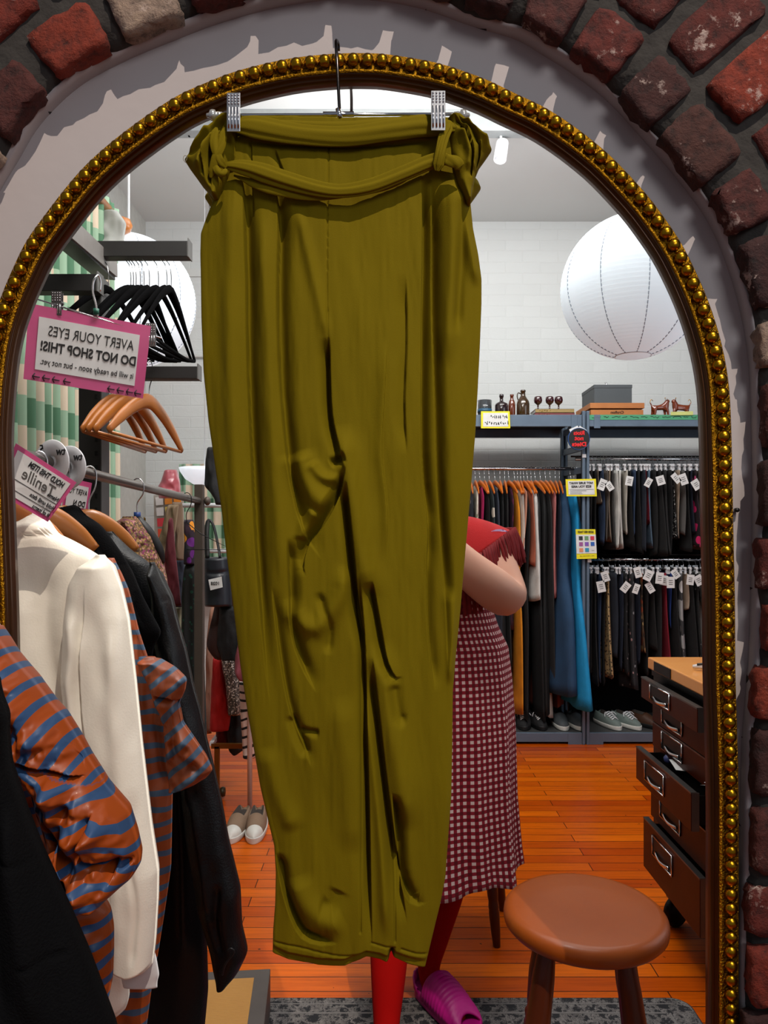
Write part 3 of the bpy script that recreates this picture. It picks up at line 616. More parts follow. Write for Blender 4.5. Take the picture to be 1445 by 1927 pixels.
relief('dress_body', taff, [(-80, 1240), (-60, 1500), (-40, 2150)], [(6, 1245), (36, 1330), (66, 1420), (96, 1500), (136, 1600), (185, 1680), (207, 1710), (213, 1745), (213, 1790), (211, 1843), (200, 1895), (188, 1930), (170, 2150)], .69, .06, sd, nu=90, nv=200,
   noise=((.008, 50, 46), (.004, 18, 22)), uvf=rot_uv(-6), folds=[([(20, 1380), (60, 1500), (120, 1640), (160, 1900)], -.016, 16, 's'), ([(150, 1720), (160, 1800), (150, 1920)], .010, 16)])
relief('dress_sleeve', taff, [(-60, 1190), (-50, 1260), (-12, 1340), (16, 1400), (40, 1430), (58, 1475), (72, 1530), (92, 1590), (112, 1640), (160, 1672), (196, 1685)],
   [(-30, 1170), (0, 1206), (21, 1235), (63, 1279), (99, 1327), (120, 1348), (151, 1397), (167, 1428), (202, 1482), (242, 1525), (256, 1570), (264, 1608), (262, 1628), (248, 1651), (217, 1674), (204, 1685)], .63, .075, sd, nu=150, nv=230,
   noise=((.009, 44, 52), (.005, 21, 24), (.002, 9, 11)), uvf=lambda X, Y: (X, np.where(Y-.35*X < 1400, rot_uv(-60)(X, Y)[1], rot_uv(10)(X, Y)[1]+14*np.sin(X/26))),
   folds=[([(40, 1400), (110, 1428), (180, 1450)], -.016, 12, 's'), ([(60, 1450), (110, 1500), (130, 1590), (175, 1660)], -.030, 18, 's'), ([(120, 1430), (150, 1540), (240, 1530)], .014, 16), ([(150, 1480), (140, 1560), (170, 1640)], -.022, 13),
          ([(200, 1500), (190, 1580), (230, 1600), (225, 1640)], -.020, 12, 's'), ([(100, 1590), (150, 1610), (200, 1660)], .014, 13), ([(40, 1300), (80, 1350), (90, 1400)], .010, 18), ([(215, 1620), (240, 1600), (250, 1620)], -.014, 9)])
# seen in the mirror, front to back along the rail
wj = root('white_jacket', P(120, 1900, 1.27), 'cream white satin blazer hanging on the rail seen in the mirror, left', 'jacket')
relief('jacket_body', satin, [(-70, 958), (-90, 1100), (-90, 1907)], [(62, 958), (98, 972), (104, 986), (130, 1003), (170, 1032), (196, 1052), (212, 1100), (225, 1300), (235, 1500), (240, 1700), (244, 1890), (236, 1907)], 1.29, .06, wj, nu=120, nv=240,
   noise=((.006, 60, 160), (.002, 26, 70)), folds=[([(40, 1010), (80, 1004), (120, 1000)], -.006, 5, 's'), ([(120, 1060), (95, 1150), (120, 1300), (170, 1420)], -.014, 24), ([(60, 1080), (50, 1300), (60, 1500)], .010, 26), ([(130, 1210), (150, 1330), (200, 1420)], .008, 14)],
   top=[(-80, 990), (20, 975), (60, 960), (90, 964), (110, 985)], bot=[(-90, 1900), (200, 1900), (222, 1908), (240, 1895), (250, 1870)])
relief('jacket_sleeve', satin, [(182, 1046), (152, 1066), (134, 1100), (122, 1180), (117, 1280), (128, 1370), (148, 1450), (172, 1540), (196, 1650), (208, 1740), (214, 1812)],
   [(196, 1044), (211, 1062), (228, 1105), (242, 1163), (256, 1284), (267, 1397), (285, 1552), (298, 1637), (297, 1690), (292, 1770), (287, 1814)], 1.21, .09, wj, nu=100, nv=240, noise=((.005, 40, 150), (.0025, 24, 50)),
   folds=[([(180, 1090), (170, 1300), (200, 1500), (225, 1700)], -.010, 14, 's'), ([(225, 1160), (235, 1350), (250, 1560)], .010, 16), ([(140, 1130), (160, 1220), (150, 1300), (170, 1400)], .010, 15), ([(255, 1600), (270, 1680), (262, 1800)], -.004, 6)], bot=[(210, 1820), (250, 1828), (290, 1812)])
relief('lining_flap', mat('lining', (214, 212, 212), .5), [(222, 1770), (224, 1822), (232, 1858)], [(284, 1770), (294, 1800), (300, 1834), (296, 1845)], 1.24, .02, wj, nu=24, nv=30)
bl_h = woodh
d2 = root('striped_dress', P(300, 1900, 1.37), 'rust and blue striped dress in the mirror, between white blazer and black leather jacket', 'dress')
relief('dress_body', taff2, [(140, 1050), (140, 1990)], [(215, 1050), (242, 1110), (262, 1190), (284, 1255), (300, 1300), (316, 1340), (322, 1400), (325, 1480), (322, 1630), (310, 1715), (298, 1790), (285, 1860), (268, 1990)], 1.38, .06, d2, nu=90, nv=240,
   noise=((.008, 40, 90), (.004, 20, 26)), uvf=rot_uv(6), folds=[([(290, 1280), (298, 1400), (310, 1480)], -.012, 10), ([(300, 1480), (304, 1600), (295, 1750)], .008, 12)])
relief('dress_sleeve', taff2, [(262, 1236), (270, 1262), (290, 1300), (306, 1345), (313, 1400), (314, 1440), (322, 1484)], [(292, 1238), (330, 1258), (351, 1278), (348, 1298), (336, 1325), (343, 1362), (364, 1390), (388, 1424), (400, 1449), (388, 1464), (334, 1486)], 1.33, .07, d2, nu=90, nv=130,
   noise=((.010, 30, 30), (.005, 12, 14)), uvf=rot_uv(-42), folds=[([(300, 1300), (330, 1310), (345, 1318)], -.016, 8, 's'), ([(325, 1380), (345, 1420), (390, 1450)], -.012, 9)])
bz = relief('black_blazer', wool, [(60, 955), (60, 1950)], [(150, 957), (190, 984), (225, 1034), (250, 1075), (268, 1120), (290, 1162), (306, 1190), (290, 1214), (278, 1300), (278, 1950)], 1.47, .05, nu=60, nv=180, noise=((.004, 50, 160),), top=[(60, 990), (100, 958), (140, 950), (160, 960)],
   folds=[([(160, 990), (220, 1080), (280, 1190)], .008, 8, 's'), ([(200, 1040), (240, 1150), (262, 1200)], -.006, 8)])
tag(bz, 'black wool blazer in the mirror, directly behind the cream blazer shoulder', 'blazer')
lj = root('leather_jacket', P(380, 1900, 1.6), 'long black leather jacket, farthest of the dark garments on the mirrored rail', 'jacket')
relief('jacket_body', leather, [(180, 1000), (200, 1300), (220, 1990)], [(212, 1000), (244, 1034), (280, 1058), (301, 1094), (316, 1125), (330, 1200), (345, 1300), (365, 1420), (380, 1560), (388, 1700), (392, 1860), (380, 1990)], 1.62, .07, lj, nu=80, nv=240, noise=((.006, 50, 140),), folds=[([(340, 1400), (352, 1600), (356, 1800)], .010, 12)])
relief('jacket_sleeve', leather, [(282, 1060), (288, 1120), (292, 1200), (310, 1320), (335, 1420), (350, 1560), (372, 1700), (400, 1800), (414, 1852)], [(290, 1058), (304, 1090), (322, 1125), (334, 1174), (348, 1220), (363, 1291), (374, 1330), (389, 1397), (401, 1443), (418, 1517), (430, 1583), (452, 1672), (455, 1745), (466, 1792), (450, 1825), (424, 1850)], 1.55, .10, lj, nu=90, nv=240, noise=((.006, 34, 80), (.003, 18, 30)),
   folds=[([(318, 1120), (330, 1140), (342, 1160)], -.004, 3, 'v', 'x'), ([(310, 1130), (335, 1122), (345, 1116)], -.005, 4), ([(330, 1200), (350, 1300), (372, 1400)], .010, 12), ([(370, 1480), (390, 1600), (400, 1720)], .010, 12), ([(420, 1640), (415, 1720), (430, 1780)], -.008, 8)])
MB().tube([P(428, 1790, 1.48), P(434, 1785, 1.48), P(440, 1792, 1.48), P(424, 1815, 1.48), P(418, 1835, 1.48)], .002, 6, res=20).build('cuff_strap', black, lj)
fz = relief('fuzzy_cardigan', spotmat('boucle', (98, 70, 40), [(150, 118, 66), (120, 40, 80), (70, 48, 30), (170, 120, 110), (128, 96, 58)], 170, .6), [(232, 972), (222, 1000), (215, 1040), (212, 1300)], [(262, 972), (276, 990), (290, 1010), (303, 1050), (312, 1090), (318, 1140), (322, 1200), (322, 1300)], 1.97, .16, nu=80, nv=120, noise=((.006, 6, 6), (.01, 14, 18)))
tag(fz, 'fuzzy brown and magenta bouclé cardigan on the mirrored rail under a blue-collared hanger', 'cardigan')
# the rack itself
rk = root('clothes_rack', (-.65, 2.62, 0), 'brown-grey metal clothes rack with a round rail, left side of the mirror', 'clothes rack')
rz = lambda Y: np.interp(Y, [1.05, 1.3, 1.54, 2.62], [1.522, 1.518, 1.51, 1.486])
railm = mat('rail_steel', (150, 142, 136), .3, .9); postm = mat('rack_post', (92, 82, 74), .5, .4)
MB().tube([(-.65, y, rz(y)) for y in (1.06, 1.3, 1.6, 2.0, 2.64)], .0118, 20).build('rail', railm, rk)
for yy, nme in ((2.62, 'post'), ):
    MB().box2((-.665, yy-.014, .03), (-.635, yy+.016, 1.545)).build('post', postm, rk, smooth=False, bevel=.002)
MB().ball((-.622, 2.62, 1.487), (.012, .016, .016), 12).build('rail_end', postm, rk)
MB().box2((-.68, 2.35, .0), (-.62, 2.95, .035)).build('foot', postm, rk, smooth=False, bevel=.003)
# discs
for i, (x, y, Y, l) in enumerate((((84), 866, 1.44, 'white round size divider with black marks, nearest on the mirrored rail'), ((98), 872, 1.52, 'white round size divider just behind the marked one on the rail'))):
    c = P(x, y+6, Y); c.x = -.645+.002; ro = root('size_divider', (c.x, Y, rz(Y)), l, 'size divider', 'size dividers on the rail')
    Mx = Matrix.Rotation(math.radians(-22), 3, 'Z') @ Matrix.Rotation(PI/2, 3, 'X')
    MB().lathe([(.0135, -.002), (.043, -.002), (.0445, 0), (.043, .002), (.0135, .002), (.0135, -.002)], ro.location+Vector((0, 0, 0)), 48, Mx).build('disc', white, ro)
    xd = Matrix.Rotation(math.radians(-22), 3, 'Z') @ Vector((1, 0, 0)); nd = Matrix.Rotation(math.radians(-22), 3, 'Z') @ Vector((0, -.0032, 0))
    text('tw', .022, ro.location+xd*.026+Vector((0, 0, .020))+nd, ink, ro, xd, (.4, 0, 1), bold=.02)
    text('5', .022, ro.location-xd*.022+Vector((0, 0, .026))+nd, ink, ro, xd, (-.5, 0, 1), bold=.02)
# hangers on this rail
def wire_hook(c, r=.0016, h=.09, R=.02, ang=0):
    """hook over a rail: starts at the neck h below the rail axis and curls over it; c = rail axis point, plane at angle ang about Z"""
    pts = [(0, -h), (0, -h*.62), (R*.9, -h*.30), (R*1.05, 0), (R*.6, R*.95), (-R*.1, R*1.15), (-R*.85, R*.6), (-R, 0)]
    ca, sa = math.cos(ang), math.sin(ang); return MB().tube([Vector(c)+Vector((x*ca, x*sa, z)) for x, z in pts], r, 8, res=36)
def wood_hanger_local(m=woodh, bar=True, sp=.21, dr=.075):
    r = root('wooden_hanger', (0, 0, 0), 'x', 'hanger'); pts = []
    a = MB().tube([(-sp, 0, -.1-dr), (-sp*.7, 0, -.1-dr*.58), (-sp*.35, 0, -.1-dr*.2), (0, 0, -.100), (sp*.35, 0, -.1-dr*.2), (sp*.7, 0, -.1-dr*.58), (sp, 0, -.1-dr)], [.010, .017, .020, .022, .020, .017, .010], 12, res=26, flat=.42, upv=(0, 0, 1)); a.build('shoulder', m, r)
    if bar: MB().tube([(-sp*.86, 0, -.165), (-sp*.86, 0, -.235), ], .0, 3) ; MB().tube([(-sp*.93, 0, -.103-dr), (sp*.93, 0, -.103-dr)], .005, 8).build('trouser_bar', m, r)
    wire_hook((0, 0, 0), .0016, .10, .014).build('hook', chrome, r); return r
mh = wood_hanger_local(bar=False, sp=.10, dr=.07)
def put(o, loc, rz_, label, group=None, cat='hanger', name=None):
    o.location = loc; o.rotation_euler = (0, 0, rz_); tag(o, label, cat, group); return o
put(mh, (-.65, 1.27, rz(1.27)), math.radians(24), 'wooden hanger inside the cream blazer on the mirrored rail')
h_ = copy_tree(mh); put(h_, (-.65, 1.5, rz(1.5)), math.radians(30), 'wooden hanger inside the black blazer, below the second pink sign')
h_ = copy_tree(mh); put(h_, (-.65, 1.64, rz(1.64)), math.radians(28), 'wooden hanger carrying the black leather jacket on the mirrored rail')
h_ = copy_tree(mh); put(h_, (-.65, 1.40, rz(1.40)), math.radians(26), 'wooden hanger carrying the striped dress on the mirrored rail')
fh = root('velvet_hanger', (-.65, 1.96, rz(1.96)), 'black hanger with a blue collar holding the fuzzy cardigan', 'hanger')
wire_hook((-.65, 1.96, rz(1.96)), .0018, .075, .016).build('hook', chrome, fh)
MB().lathe([(.009, 0), (.009, .018)], (-.65, 1.96, rz(1.96)-.088), 12).build('collar', mat('blue_collar', (20, 60, 130), .5), fh)
k = MB(); z0 = rz(1.96)-.086
for s in (-1, 1): k.tube([(-.65, 1.96, z0), (-.65+s*.026, 1.96, z0-.035), (-.65+s*.050, 1.97, z0-.085), (-.65+s*.055, 1.98, z0-.12)], [.010, .016, .018, .012], 10, res=14)
k.build('shoulder', black, fh)
bh = root('wire_hanger', (-.65, 2.45, rz(2.45)), 'bare thin wire hanger at the far end of the mirrored rail', 'hanger')
k = wire_hook((-.65, 2.45, rz(2.45)), .0015, .08, .015); k.tube([(-.65, 2.45, rz(2.45)-.08), (-.60, 2.45, rz(2.45)-.12), (-.50, 2.45, rz(2.45)-.17), (-.65, 2.45, rz(2.45)-.17)], .0015, 8); k.build('wire', black, bh)
# hold card
hc = [P(30, 834, 1.14), P(144, 908, 1.18), P(90, 982, 1.18), P(-8, 925, 1.14)]
cd = card('hold_card', pink_card, hc); tag(cd, 'small pink-edged hold card with handwriting, clipped above the cream blazer', 'card')
def on4(c4, u, v, out=.0022):
    a, b, c, d_ = c4; p = (a*(1-u)+b*u)*(1-v)+(d_*(1-u)+c*u)*v; n = (b-a).cross(d_-a).normalized(); n = n if n.y < 0 else -n; return p+n*out
def inner(c4, mu, mv, out=.0016): return [on4(c4, mu, mv, out), on4(c4, 1-mu, mv, out), on4(c4, 1-mu, 1-mv, out), on4(c4, mu, 1-mv, out)]
card('card_face', paper, inner(hc, .06, .09), cd)
def ctext(c4, s, u, v, size, m=ink, par=None, bold=0, font_shear=0, out=.0028, align='CENTER', w=None):
    x = (c4[1]-c4[0]).normalized(); up = (c4[0]-c4[3])
    t = text(s, size, on4(c4, u, v, out), m, par, x, up, True, bold, 'lettering', align, font_shear, width=(w*(c4[1]-c4[0]).length if w else None)); return t
ctext(hc, 'HOLD THIS ITEM', .58, .20, .0125, par=cd, bold=.03, w=.56)
ctext(hc, 'Tenille', .56, .42, .024, mat('pencil', (84, 80, 76), .6), cd, .008, .35, w=.50)
ctext(hc, 'Name', .84, .51, .0095, par=cd, bold=.02, w=.17); ctext(hc, 'Hold until date', .74, .70, .0095, par=cd, bold=.02, w=.40); ctext(hc, '# of items', .80, .87, .0095, par=cd, bold=.02, w=.28)
k = MB()
for v_ in (.60, .79): k.tube([on4(hc, .08, v_, .0026), on4(hc, .94, v_, .0026)], .0005, 5)
k.build('ruled_line', ink, cd)
c2 = [P(125, 898, 1.72), P(173, 909, 1.75), P(164, 968, 1.75), P(116, 960, 1.72)]
ca = card('sign_card', pink_card, c2); tag(ca, 'half-hidden small pink sign on the rail behind the hold card', 'sign')
card('card_face', paper, inner(c2, .10, .16), ca); ctext(c2, 'AVERT YO', .52, .36, .018, par=ca, w=.7); ctext(c2, 'DO N', .62, .72, .018, par=ca, bold=.03, w=.45)
# big clipped sign
SY = 1.55
c3 = [P(55, 571, SY-.03), P(284, 614, SY+.05), P(269, 750, SY+.05), P(44, 713, SY-.03)]
cb = card('sign_card', pink_card, c3, th=.0016); tag(cb, 'large pink-bordered sign telling shoppers to look away, clipped to a hanger', 'sign')
card('card_face', paper, inner(c3, .085, .15), cb)
ctext(c3, 'AVERT YOUR EYES', .52, .32, .0300, par=cb, w=.70); ctext(c3, 'DO NOT SHOP THIS!', .51, .53, .0275, par=cb, bold=.03, w=.78); ctext(c3, 'it will be ready soon - but not yet.', .51, .73, .0175, par=cb, bold=.004, w=.76)
k = MB()
for x_ in (.10, .18, .26, .35, .72, .80, .88, .95):
    a, b = on4(c3, x_-.03, .945, .0022), on4(c3, x_+.03, .945, .0022); k.tube([a, b], .0011, 5); s = -1
    k.tube([on4(c3, x_-.012, .90, .0022), a, on4(c3, x_-.012, .985, .0022)], .0011, 5)
k.build('arrow_marks', ink, cb)
ch = root('clip_hanger', P(182, 528, SY+.01), 'metal clip hanger holding the large pink-bordered sign', 'hanger')
MB().tube([P(60, 560, SY-.03), P(304, 636, SY+.06)], .0018, 8).build('bar', chrome, ch)
MB().tube([P(184, 596, SY+.01), P(181, 575, SY+.01), P(175, 550, SY+.01), P(176, 530, SY+.01), P(184, 518, SY+.02), P(189, 530, SY+.03), P(188, 548, SY+.03)], .0022, 8, res=30).build('hook', chrome, ch)
MB().lathe([(.006, 0), (.006, .012)], P(181, 592, SY+.01), 10).build('size_collar', mat('green_collar', (10, 90, 70), .5), ch)
for x, y in ((111, 574), (269, 618)):
    c = P(x, y, SY); c.y = SY-.012+(x-111)*.0004; k = MB().box(c, (.021, .002, .050)); k.box(c+Vector((-.005, .020, .004)), (.021, .002, .046)); k.box(c+Vector((0, .009, .004)), (.018, .018, .004))
    o = k.build('clip', mat('pewter', (120, 118, 118), .35, .9) if x < 200 else bpy.data.materials['pewter'], ch, smooth=False, bevel=.0005); o.rotation_euler = (0, 0, 0)
    k = MB()
    for i in range(4):
        for j in range(4): k.ball(c+Vector((-.0075+.005*i, -.0012, .021-.005*j)), .0012, 6)
        k.tube([c+Vector((-.0075+.005*i, -.0012, -.001)), c+Vector((-.0075+.005*i, -.0012, -.021))], .0012, 5)
    k.build('grip_pattern', chrome, o)
# ---------------------------------------------------------------- left side of the room behind: curtain, wall rack arms, hangers
def plaid_mat(name, per=92, kx=1.0):
    m, N, b, uv, sp = uvmat(name, .85)
    g = mth(N, 'LESS_THAN', mth(N, 'FRACT', mth(N, 'DIVIDE', sp.outputs[1], per)), .5); h = mth(N, 'LESS_THAN', mth(N, 'FRACT', mth(N, 'DIVIDE', sp.outputs[0], per*kx)), .5)
    r = ramp_of(N, mth(N, 'MULTIPLY', mth(N, 'ADD', g, h), .45), [(0, (206, 188, 166)), (.3, (142, 172, 146)), (.7, (74, 116, 88))]); N.link(r.outputs[0], b.inputs['Base Color']); return m
plaid = plaid_mat('green_plaid', .19)
def curtain(name, p0, p1, ztop, zbot, nf, amp, m, label, zt=None, depth_dir=None):
    nu, nv = nf*12, 60; vs = []; uvs = []; p0 = Vector(p0); p1 = Vector(p1); L = (p1-p0).length; t = (p1-p0).normalized(); n = Vector((-t.y, t.x, 0))
    ph = np.cumsum(rng.uniform(.75, 1.25, nf+1)); 
    for j in range(nv+1):
        v = j/nv
        for i in range(nu+1):
            u = i/nu; w = math.sin(2*PI*nf*u+.5*math.sin(7*u)+.25*math.sin(3*v+5*u)); w = math.copysign(abs(w)**.7, w)
            z = (ztop if zt is None else zt(u))*(1-v)+zbot*v; q = p0+t*(L*u)+n*(w*amp*(.55+.45*v)); vs.append((q.x, q.y, z)); uvs.append((u*L*1.9, z))
    fs = [(j*(nu+1)+i, j*(nu+1)+i+1, (j+1)*(nu+1)+i+1, (j+1)*(nu+1)+i) for j in range(nv) for i in range(nu)]
    o = link_mesh(name, vs, fs, m, None, uvs=uvs); s = o.modifiers.new('thick', 'SOLIDIFY'); s.thickness = .004; return tag(o, label, 'curtain')
curtain('curtain', (-1.14, 1.75, 0), (-1.14, 3.16, 0), 2.74, .05, 24, .030, plaid, 'green and cream checked curtain, pleated, down the left side of the mirror')
rod = root('curtain_rod', (-1.13, 3.2, 2.70), 'wooden curtain rod with a carved wooden end above the checked curtain', 'curtain rod')
MB().tube([(-1.13, 1.7, 2.70), (-1.13, 3.2, 2.70)], .018, 12).build('pole', woodh, rod)
MB().lathe([(.018, 0), (.032, .01), (.040, .03), (.034, .05), (.012, .06), (.0001, .062)], (-1.125, 3.18, 2.70), 8, Matrix.Rotation(-PI/2, 3, 'X')).build('finial', woodh, rod)
curtain('curtain', (-1.46, 5.30, 0), (-.98, 5.30, 0), 1.86, .9, 7, .02, plaid, 'small checked window curtain on the back wall behind the rack post')
sc = relief('green_scarf', mat('green_scarf', (70, 112, 84), .8), [(178, 372), (172, 395), (168, 470)], [(206, 372), (212, 392), (216, 410)], 3.05, .06, nu=24, nv=30, noise=((.012, 12, 22),)); tag(sc, 'dark green bunched cloth draped on top of the checked curtain', 'cloth')
g2 = relief('grey_cloth', mat('grey_cloth', (170, 172, 168), .85), [(192, 398), (186, 430), (184, 478)], [(222, 398), (238, 420), (233, 446)], 3.0, .06, nu=30, nv=30, noise=((.012, 14, 16),)); tag(g2, 'pale grey cloth tied beside the wooden curtain rod end', 'cloth')
# hanging arms
am = mat('matt_black_steel', (44, 43, 42), .5, .3)
wr = root('wall_rack', (-.83, 2.15, 0), 'black slotted steel display rack with square arms, left of the mirror', 'rack')
up = MB().box2((-.862, 2.10, 0), (-.800, 2.16, 2.10)); up.build('upright', am, wr, smooth=False, bevel=.001)
sl = MB()
for i in range(37): sl.box((-.812, 2.099, .6+i*.04), (.007, .003, .014))
sl.build('slots', mat('slot_dark', (6, 6, 6), .9), wr, smooth=False)
fl = MB().box2((-.7995, 2.10, 0), (-.797, 2.16, 2.10)); fl.build('flange', mat('grey_edge', (104, 104, 104), .5, .4), wr, smooth=False)
def arm(x0, x1, y0, y1, Y, w=.04):
    a, b = P(x0, y0, Y), P(x1, y1, Y); o = MB().box2((a.x, Y-w/2, b.z), (b.x, Y+w/2, a.z)).build('arm', am, wr, smooth=False, bevel=.0015)
    MB().box((b.x+.002, Y, (a.z+b.z)/2+.003), (.003, w*1.06, (a.z-b.z)+.008)).build('end_plate', mat('arm_end', (118, 118, 116), .5, .4), o, smooth=False); return o
arm(152, 356, 458, 487, 2.12); arm(40, 187, 520, 552, 1.95); arm(196, 374, 692, 715, 2.12)
MB().bar(P(105, 418, 1.7), P(205, 505, 2.3), .05, .05).build('cross_rail', mat('grey_edge2', (150, 146, 142), .5, .4), wr, smooth=False)
MB().bar(P(100, 432, 1.7), P(200, 520, 2.3), .052, .02).build('cross_rail', am, wr, smooth=False)
# velvet hangers on the top arm
def velvet_local():
    r = root('velvet_hanger', (0, 0, 0), 'x', 'hanger'); b = MB(); sp = .205
    b.tube([(-sp, 0, -.250), (-sp*.75, 0, -.200), (-sp*.35, 0, -.130), (-.012, 0, -.095), (.012, 0, -.095), (sp*.35, 0, -.130), (sp*.75, 0, -.200), (sp, 0, -.250)], [.006, .0075, .0095, .012, .012, .0095, .0075, .006], 8, res=26, flat=.45, upv=(0, 0, 1))
    b.tube([(-sp, 0, -.250), (-sp*.6, 0, -.262), (sp*.6, 0, -.262), (sp, 0, -.250)], .0055, 8, res=12, flat=.5, upv=(0, 0, 1)); b.build('shoulder', velvet, r)
    k = MB().tube([(0, 0, -.095), (0, 0, -.05), (0, .006, -.02), (0, .022, .0), (0, .02, .034), (0, 0, .042), (0, -.022, .03), (0, -.024, .0)], .0013, 6, res=26); k.build('hook', chrome, r); return r
vh = velvet_local(); armz = P(0, 487, 2.12).z+.005
for i, px in enumerate((204, 246, 251, 256, 264, 271, 281, 298, 314, 322)):
    o = vh if i == 0 else copy_tree(vh); X = P(px, 470, 2.12).x
    o.location = (X, 2.12, armz); o.rotation_euler = (0, 0, math.radians((70, 74, 78, 72, 80, 76, 84, 78, 82, 86)[i])); tag(o, 'black velvet clothes hanger hanging empty from the top black arm before the left paper lantern', 'hanger', 'black velvet hangers on the top arm')
# wooden suit hangers on the low arm
wp = wood_hanger_local(bar=True, sp=.195, dr=.115); az = P(0, 703, 2.12).z+.02
WL = ('wooden suit hanger at the left of the four on the low black arm', 'second wooden suit hanger from the left on the low black arm', 'third wooden suit hanger from the left on the low black arm', 'wooden suit hanger at the right end of the four on the low arm')
for i, px in enumerate((222, 238, 254, 282)):
    o = wp if i == 0 else copy_tree(wp); o.location = (P(px, 703, 2.12).x, 2.12, az-.0); o.rotation_euler = (0, math.radians(2), math.radians((84, 81, 79, 77)[i])); tag(o, WL[i], 'hanger', 'wooden suit hangers on the low arm')
# paper lanterns
def lantern(cx, cy, rp, Y, m, label, wires=10, cord=True, rot=.2):
    c = P(cx, cy, Y); r = rp*Y/F; ro = root('paper_lantern', (c.x, c.y, c.z-r*.97), label, 'lantern'); b = MB(); prof = []; nr = 46
    for i in range(nr*2+1):
        a = -PI/2+.24+(PI-.48)*i/(nr*2); rr = r*(1+(.011 if i % 2 == 0 else -.005)); prof.append((rr*math.cos(a), rr*math.sin(a)))
    sh = b.lathe(prof, c, 64).build('paper_shade', m, ro)
    w = MB()
    for k_ in range(wires):
        a = rot+k_*2*PI/wires; w.tube([c+Vector((r*.992*math.cos(t)*math.cos(a), r*.992*math.cos(t)*math.sin(a), r*.992*math.sin(t)))*1.012 for t in np.linspace(-PI/2+.26, PI/2-.26, 24)], .0022, 5)
    w.build('wire_ribs', mat('rib_grey', (168, 178, 190), .6), ro)
    MB().tube([c+Vector((r*.245*math.cos(t), r*.245*math.sin(t), -r*.972)) for t in np.linspace(0, 2*PI, 33)], .003, 6).build('bottom_ring', mat('ring_white', (226, 232, 238), .5), ro)
    if cord: MB().tube([c+Vector((0, 0, r*.6)), (c.x, c.y, 3.71)], .006, 8).build('cord', white, ro)
    return ro
lp = mat('lit_paper', (214, 224, 232), .8, vary=(210, 220, 228), emit=.42); lp2 = mat('lit_paper_bright', (232, 240, 248), .8, emit=.75)
lantern(1191, 541, 132, 3.3, lp, 'large white round paper lantern at the right, above the shelf')
lantern(242, 568, 122, 3.42, lp2, 'white round paper lantern behind the black velvet hangers, left')
bw = root('pendant_lamp', P(385, 915, 4.7), 'white bowl-shaped lamp low behind the rack post, left of the trousers', 'lamp')
MB().lathe([(.0001, 0), (.07, .012), (.12, .045), (.15, .09), (.158, .115), (.15, .115), (.0001, .105)], P(385, 915, 4.7), 28).build('bowl', lp2, bw)
MB().tube([P(385, 882, 4.7), (P(385, 0, 4.7).x, 4.7, 3.71)], .003, 6).build('cord', white, bw)
# ceiling track and spot lamp
tk = root('ceiling_track', (0, 4.2, 3.6), 'white ceiling track crossing behind the trousers', 'lighting track')
z = P(0, 239, 4.18).z
MB().box2((-1.4, 4.16, z-.012), (1.6, 4.20, z+.012)).build('rail', whiteceil, tk, smooth=False)
k = MB(); 
for x in (-1.1, 1.3): k.box2((x, 4.17, z), (x+.01, 4.19, 3.6))
k.build('drop_rod', whiteceil, tk, smooth=False)
sp_ = root('spot_lamp', P(942, 243, 4.18), 'white cylindrical spotlight hanging from the ceiling track, right of the trousers', 'lamp')
MB().box(P(942, 247, 4.18), (.04, .04, .05)).tube([P(942, 250, 4.18), P(943, 266, 4.18)], .007, 8).build('mount', white, sp_, smooth=False)
Mx = Matrix.Rotation(math.radians(10), 3, 'Y') @ Matrix.Rotation(math.radians(-14), 3, 'X')
MB().lathe([(.0001, .062), (.034, .062), (.036, .058), (.036, -.058), (.031, -.058), (.031, -.02), (.0001, -.02)], P(943, 285, 4.18), 24, Mx).build('lamp_head', white, sp_)
# ---------------------------------------------------------------- further racks at the back left
def fabric(name, col, **k): return mat(name, col, .85, vary=tuple(c*.72 for c in col), vs=8, bump=.3, bs=200, **k)
r2 = root('garment_rail', P(400, 950, 3.6), 'pale horizontal garment rail behind the rack post, left of the trousers', 'clothes rail')
for y_, Y, x0, x1 in ((951, 3.6, 330, 470), (1037, 3.9, 384, 470)):
    MB().tube([P(x0, y_, Y), P(x1, y_, Y)], .011, 12).build('rail', white, r2)
k = MB().tube([P(470, 951, 3.6), P(470, 951, 3.6)*1+Vector((0, 0, -1.5))], .012, 10); k.build('post', white, r2)
br = mat('brass_square', (128, 84, 28), .4, .6)
r3 = root('shoe_stand', (P(440, 1405, 3.85).x, 3.85, 0), 'low brass-coloured frame on castors under the back left clothes', 'stand')
MB().box2(P(398, 1399, 3.85)+Vector((0, -.01, 0)), P(520, 1408, 3.85)+Vector((0, .01, 0))).build('cross_bar', br, r3, smooth=False)
MB().box2(P(404, 1404, 3.85)+Vector((0, -.01, 0)), P(413, 1494, 3.85)+Vector((0, .01, 0))).build('leg', br, r3, smooth=False)
MB().bar(P(398, 1400, 3.85), P(417, 1375, 4.3), .02, .02).build('side_bar', white, r3, smooth=False)
MB().lathe([(.0001, -.012), (.022, -.012), (.026, 0), (.022, .012), (.0001, .012)], P(419, 1490, 3.85), 16, Matrix.Rotation(PI/2, 3, 'Y')).build('castor', mat('castor', (60, 50, 30), .4, .5), r3)
